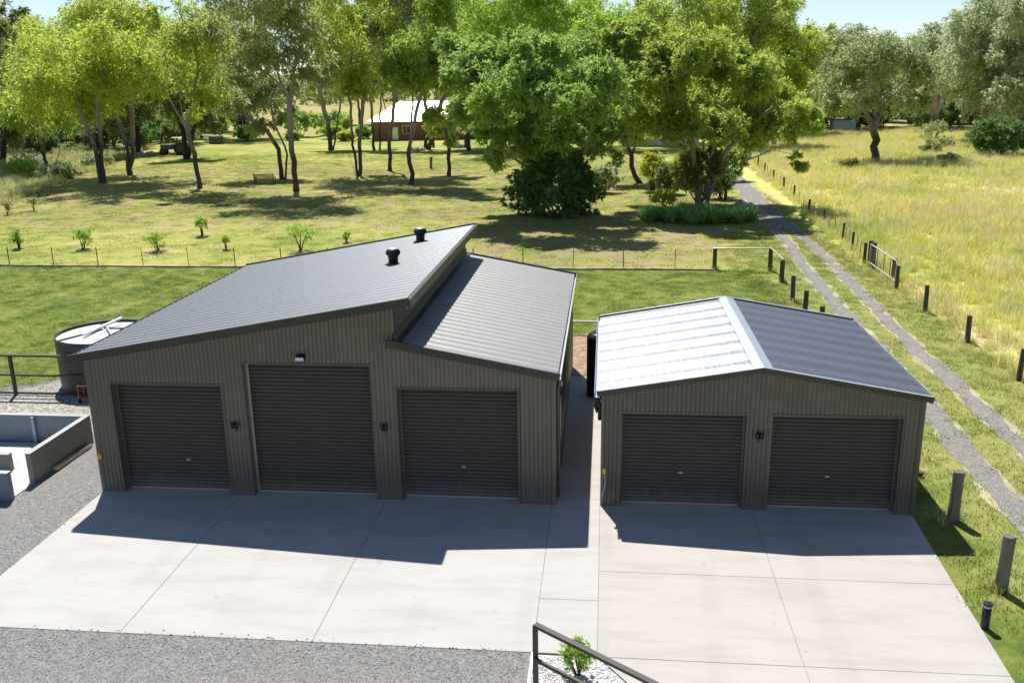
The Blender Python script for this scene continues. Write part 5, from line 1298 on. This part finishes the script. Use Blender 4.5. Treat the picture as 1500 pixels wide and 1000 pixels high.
me = np_mesh('pebbles', np.concatenate(pv), np.concatenate(pf)); me.materials.append(M['pebble'])
tag(link(bpy.data.objects.new('pebbles', me)), 'white pebbles around the small green shrub', 'pebbles', kind='stuff')

def stones(name, label, pts, s0, s1, mat, seed):
    rs = np.random.default_rng(seed); pv, pf = [], []
    for k, (x, y, z) in enumerate(pts):
        s = rs.uniform(s0, s1); a = rs.uniform(0, 6.28); q = oct_*s*np.array([1.3, .9, .7])*rs.uniform(.8, 1.2, (9, 1)); ca, sa = math.cos(a), math.sin(a)
        pv.append(np.stack([q[:, 0]*ca-q[:, 1]*sa+x, q[:, 0]*sa+q[:, 1]*ca+y, q[:, 2]+z], 1)); pf.append(of_+9*k)
    me = np_mesh(name, np.concatenate(pv), np.concatenate(pf)); me.materials.append(mat)
    tag(link(bpy.data.objects.new(name, me)), label, 'gravel', kind='stuff')
GS = []
for _ in range(1500): GS.append((rs.uniform(-2.5, 10.8), -5.66-abs(rs.normal())*.5+max(0, rs.normal()*.06), .0))
for _ in range(420): GS.append((-abs(rs.normal())*.5+max(0, rs.normal()*.05), rs.uniform(-5.6, .2), .0))
for _ in range(1500): GS.append((rs.uniform(-4, 10.8), rs.uniform(-8.2, -5.7), -.008))
GS = [(x, y, .0 if (x > 0 and y > -5.67) else -.012) for x, y, z in GS]
stones('loose_gravel', 'loose stones along the edge of the concrete', GS, .008, .02, simple('loose_stone', (.27, .26, .25), .9, var=.5, scale=9), 12)

# ================================================================== GRASS
def tuft(name, n, rad, h0, h1, w_, mat, seed, lean=.5):
    rs = np.random.default_rng(seed); V = []; F = []
    for k in range(n):
        a = rs.uniform(0, 6.28); r_ = rad*math.sqrt(rs.uniform()); x, y = r_*math.cos(a), r_*math.sin(a)
        h = rs.uniform(h0, h1); b_ = rs.uniform(0, 6.28); l = rs.uniform(.1, 1.)*lean*h; s_ = rs.uniform(0, 6.28)
        wx, wy = w_*math.cos(s_), w_*math.sin(s_); i = len(V)
        mx, my = x+math.cos(b_)*l*.35, y+math.sin(b_)*l*.35; tx, ty = x+math.cos(b_)*l, y+math.sin(b_)*l
        V += [(x-wx, y-wy, -.02), (x+wx, y+wy, -.02), (mx+wx*.8, my+wy*.8, h*.6), (mx-wx*.8, my-wy*.8, h*.6), (tx, ty, h)]
        F += [(i, i+1, i+2), (i, i+2, i+3), (i+3, i+2, i+4)]
    me = np_mesh(name, V, F, True); me.materials.append(mat)
    return bpy.data.objects.new(name, me)
def scatter(name, label, pts, scl, tufts, seed):
    rs = np.random.default_rng(seed); n = len(pts)
    me = bpy.data.meshes.new(name); me.vertices.add(n); me.vertices.foreach_set('co', np.asarray(pts, np.float32).ravel())
    for an, arr in (('rz', rs.uniform(0, 6.28, n)), ('sc', scl)):
        at = me.attributes.new(an, 'FLOAT', 'POINT'); at.data.foreach_set('value', np.asarray(arr, np.float32))
    cl = bpy.data.collections.new(name+'_tufts')
    for o in tufts: cl.objects.link(o)
    ng = bpy.data.node_groups.new(name, 'GeometryNodeTree')
    ng.interface.new_socket('Geometry', in_out='INPUT', socket_type='NodeSocketGeometry'); ng.interface.new_socket('Geometry', in_out='OUTPUT', socket_type='NodeSocketGeometry')
    t = NT(ng); gi = ng.nodes.new('NodeGroupInput'); go = ng.nodes.new('NodeGroupOutput')
    ci = ng.nodes.new('GeometryNodeCollectionInfo'); ci.inputs[0].default_value = cl; ci.inputs[1].default_value = True; ci.inputs[2].default_value = True
    a1 = ng.nodes.new('GeometryNodeInputNamedAttribute'); a1.data_type = 'FLOAT'; a1.inputs[0].default_value = 'rz'
    a2 = ng.nodes.new('GeometryNodeInputNamedAttribute'); a2.data_type = 'FLOAT'; a2.inputs[0].default_value = 'sc'
    rv = ng.nodes.new('FunctionNodeRandomValue'); rv.data_type = 'INT'; rv.inputs[4].default_value = 0; rv.inputs[5].default_value = len(tufts)-1
    cx = ng.nodes.new('ShaderNodeCombineXYZ'); ng.links.new(a1.outputs[0], cx.inputs[2])
    ip = ng.nodes.new('GeometryNodeInstanceOnPoints'); ip.inputs['Pick Instance'].default_value = True
    ng.links.new(gi.outputs[0], ip.inputs['Points']); ng.links.new(ci.outputs[0], ip.inputs['Instance']); ng.links.new(rv.outputs[2], ip.inputs['Instance Index'])
    ng.links.new(cx.outputs[0], ip.inputs['Rotation']); ng.links.new(a2.outputs[0], ip.inputs['Scale']); ng.links.new(ip.outputs[0], go.inputs[0])
    o = tag(link(bpy.data.objects.new(name, me)), label, 'grass', kind='stuff')
    md = o.modifiers.new('scatter', 'NODES'); md.node_group = ng
    return o
def trk(y, T_):
    T_ = np.array(T_); return np.interp(y, T_[:, 1], T_[:, 0])
def keep(x, y):
    ok = np.ones(len(x), bool)
    ok &= ~((x > -.1) & (x < 19.0) & (y < .3))                                   # concrete
    ok &= ~((x > -.05) & (x < 12.3) & (y > -.1) & (y < 10.7))                     # big shed, alley
    ok &= ~((x > 11.9) & (x < 19.05) & (y > -.1) & (y < 6.6))                     # small shed
    ok &= ~((x > 10.6) & (x < 12.4) & (y > 9.5) & (y < 14.9))
    ok &= ~((x < .2) & (y < 6.2)); ok &= ~((x < .2) & (x > -5.2) & (y < 10.1)); ok &= ~((x < -5.2) & (x > -7) & (y < 8.2+(x+5.2)*.5)); ok &= ~((x+4.3)**2+(y-8.3)**2 < 2.8)
    ok &= np.abs(x-trk(y, LT)) > .28; ok &= np.abs(x-trk(y, RT)) > .26
    ok &= ~((x > 18.6) & (x < 19.0) & (y < 0))
    ok &= ~((y > 44) & (x > trk(y, LT)) & (x < trk(y, RT)))
    return ok
CX, CY = 12.07, -19.18
def inview(x, y):
    ang = np.arctan2(-(x-CX), y-CY)-.1046
    return np.abs(ang) < R(42)
def field(seed, x0, x1, y0, y1, dens, extra=None):
    rs = np.random.default_rng(seed); n = int((x1-x0)*(y1-y0)*dens)
    x = rs.uniform(x0, x1, n); y = rs.uniform(y0, y1, n)
    k = keep(x, y) & inview(x, y)
    if extra is not None: k &= extra(x, y)
    x, y = x[k], y[k]
    return np.stack([x, y, gz(x, y)], 1), rs
lawn_t = [tuft('lawn_tuft', 46, .26, .02, .06, .007, M['blade'], 300+i, .9) for i in range(4)]
P1, r1 = field(1, -36, 20.5, 6, 27.5, 7.)
P2, r2 = field(2, 18.6, 25.6, -14, 40, 9.)
scatter('near_grass', 'short mown green grass around the sheds', np.concatenate([P1, P2]), np.concatenate([r1.uniform(.6, 1.3, len(P1)), r2.uniform(.6, 1.5, len(P2))]), lawn_t, 1)
lawn_f = [tuft('far_lawn_tuft', 40, .42, .02, .07, .012, M['blade'], 310+i, .9) for i in range(4)]
P3, r3 = field(3, -60, 25.4, 27.7, 110, 2.0)
scatter('far_grass', 'mown yellow green lawn grass under the trees', P3, r3.uniform(.6, 1.4, len(P3)), lawn_f, 2)
straw, ts_, bs2 = newmat('straw_stalk')
pset(ts_, bs2, col=ts_.ramp(ts_.n('ShaderNodeNewGeometry', out=8), [(0., (.52, .46, .20)), (1., (.74, .68, .40))]), rough=.8)
ts_.t.links.new(ts_.n('ShaderNodeMixShader', {0: .5, 1: bs2.outputs[0], 2: ts_.n('ShaderNodeBsdfTranslucent', {0: (.72, .66, .36, 1)})}), ts_.t.nodes['Material Output'].inputs[0])
straw_t = [tuft('straw_tuft', 30, .28, .30, .78, .006, straw, 340+i, .6) for i in range(2)]
long_t = [tuft('long_tuft', 44, .30, .12, .50, .010, M['longblade'], 320+i, .8) for i in range(5)]
P4, r4 = field(4, 25.5, 66, -14, 50, 6.5, lambda x, y: x > 25.55+.02*(y-28).clip(0))
P5, r5 = field(5, 26.2, 95, 50, 150, 2.2, lambda x, y: x > 26.6+.03*(y-50))
nz = lambda P: .55+.5*np.sin(P[:, 0]*.35+np.sin(P[:, 1]*.3)*2)*np.sin(P[:, 1]*.27+1)
P6, r6 = field(6, 24.4, 25.6, -14, 60, 5., None)
P7, r7 = field(7, -95, -36, 42, 128, 2.4, lambda x, y: (-x-(y-53)*.32) > 38.5)
r8 = np.random.default_rng(8); q8 = []
for x, y in [(19.78, -.12), (19.64, -3.0), (20.29, 20.7), (20.36, 18.4), (20.52, 24.6), (20.42, 27.3), (17.69, 27.66)]+fp:
    for _ in range(7): q8.append((x+r8.normal()*.16, y+r8.normal()*.16))
q8 = np.array(q8); P8 = np.stack([q8[:, 0], q8[:, 1], gz(q8[:, 0], q8[:, 1])], 1)
scatter('long_grass', 'tall yellow dry grass of the paddock and the left bank', np.concatenate([P4, P5, P6, P7, P8]),
        np.concatenate([r4.uniform(.45, 1.0, len(P4))+.5*nz(P4), r5.uniform(.7, 1.3, len(P5))+.5*nz(P5), r6.uniform(.2, .5, len(P6)), r7.uniform(.7, 1.5, len(P7)), r8.uniform(.3, .65, len(P8))]), long_t+straw_t, 3)
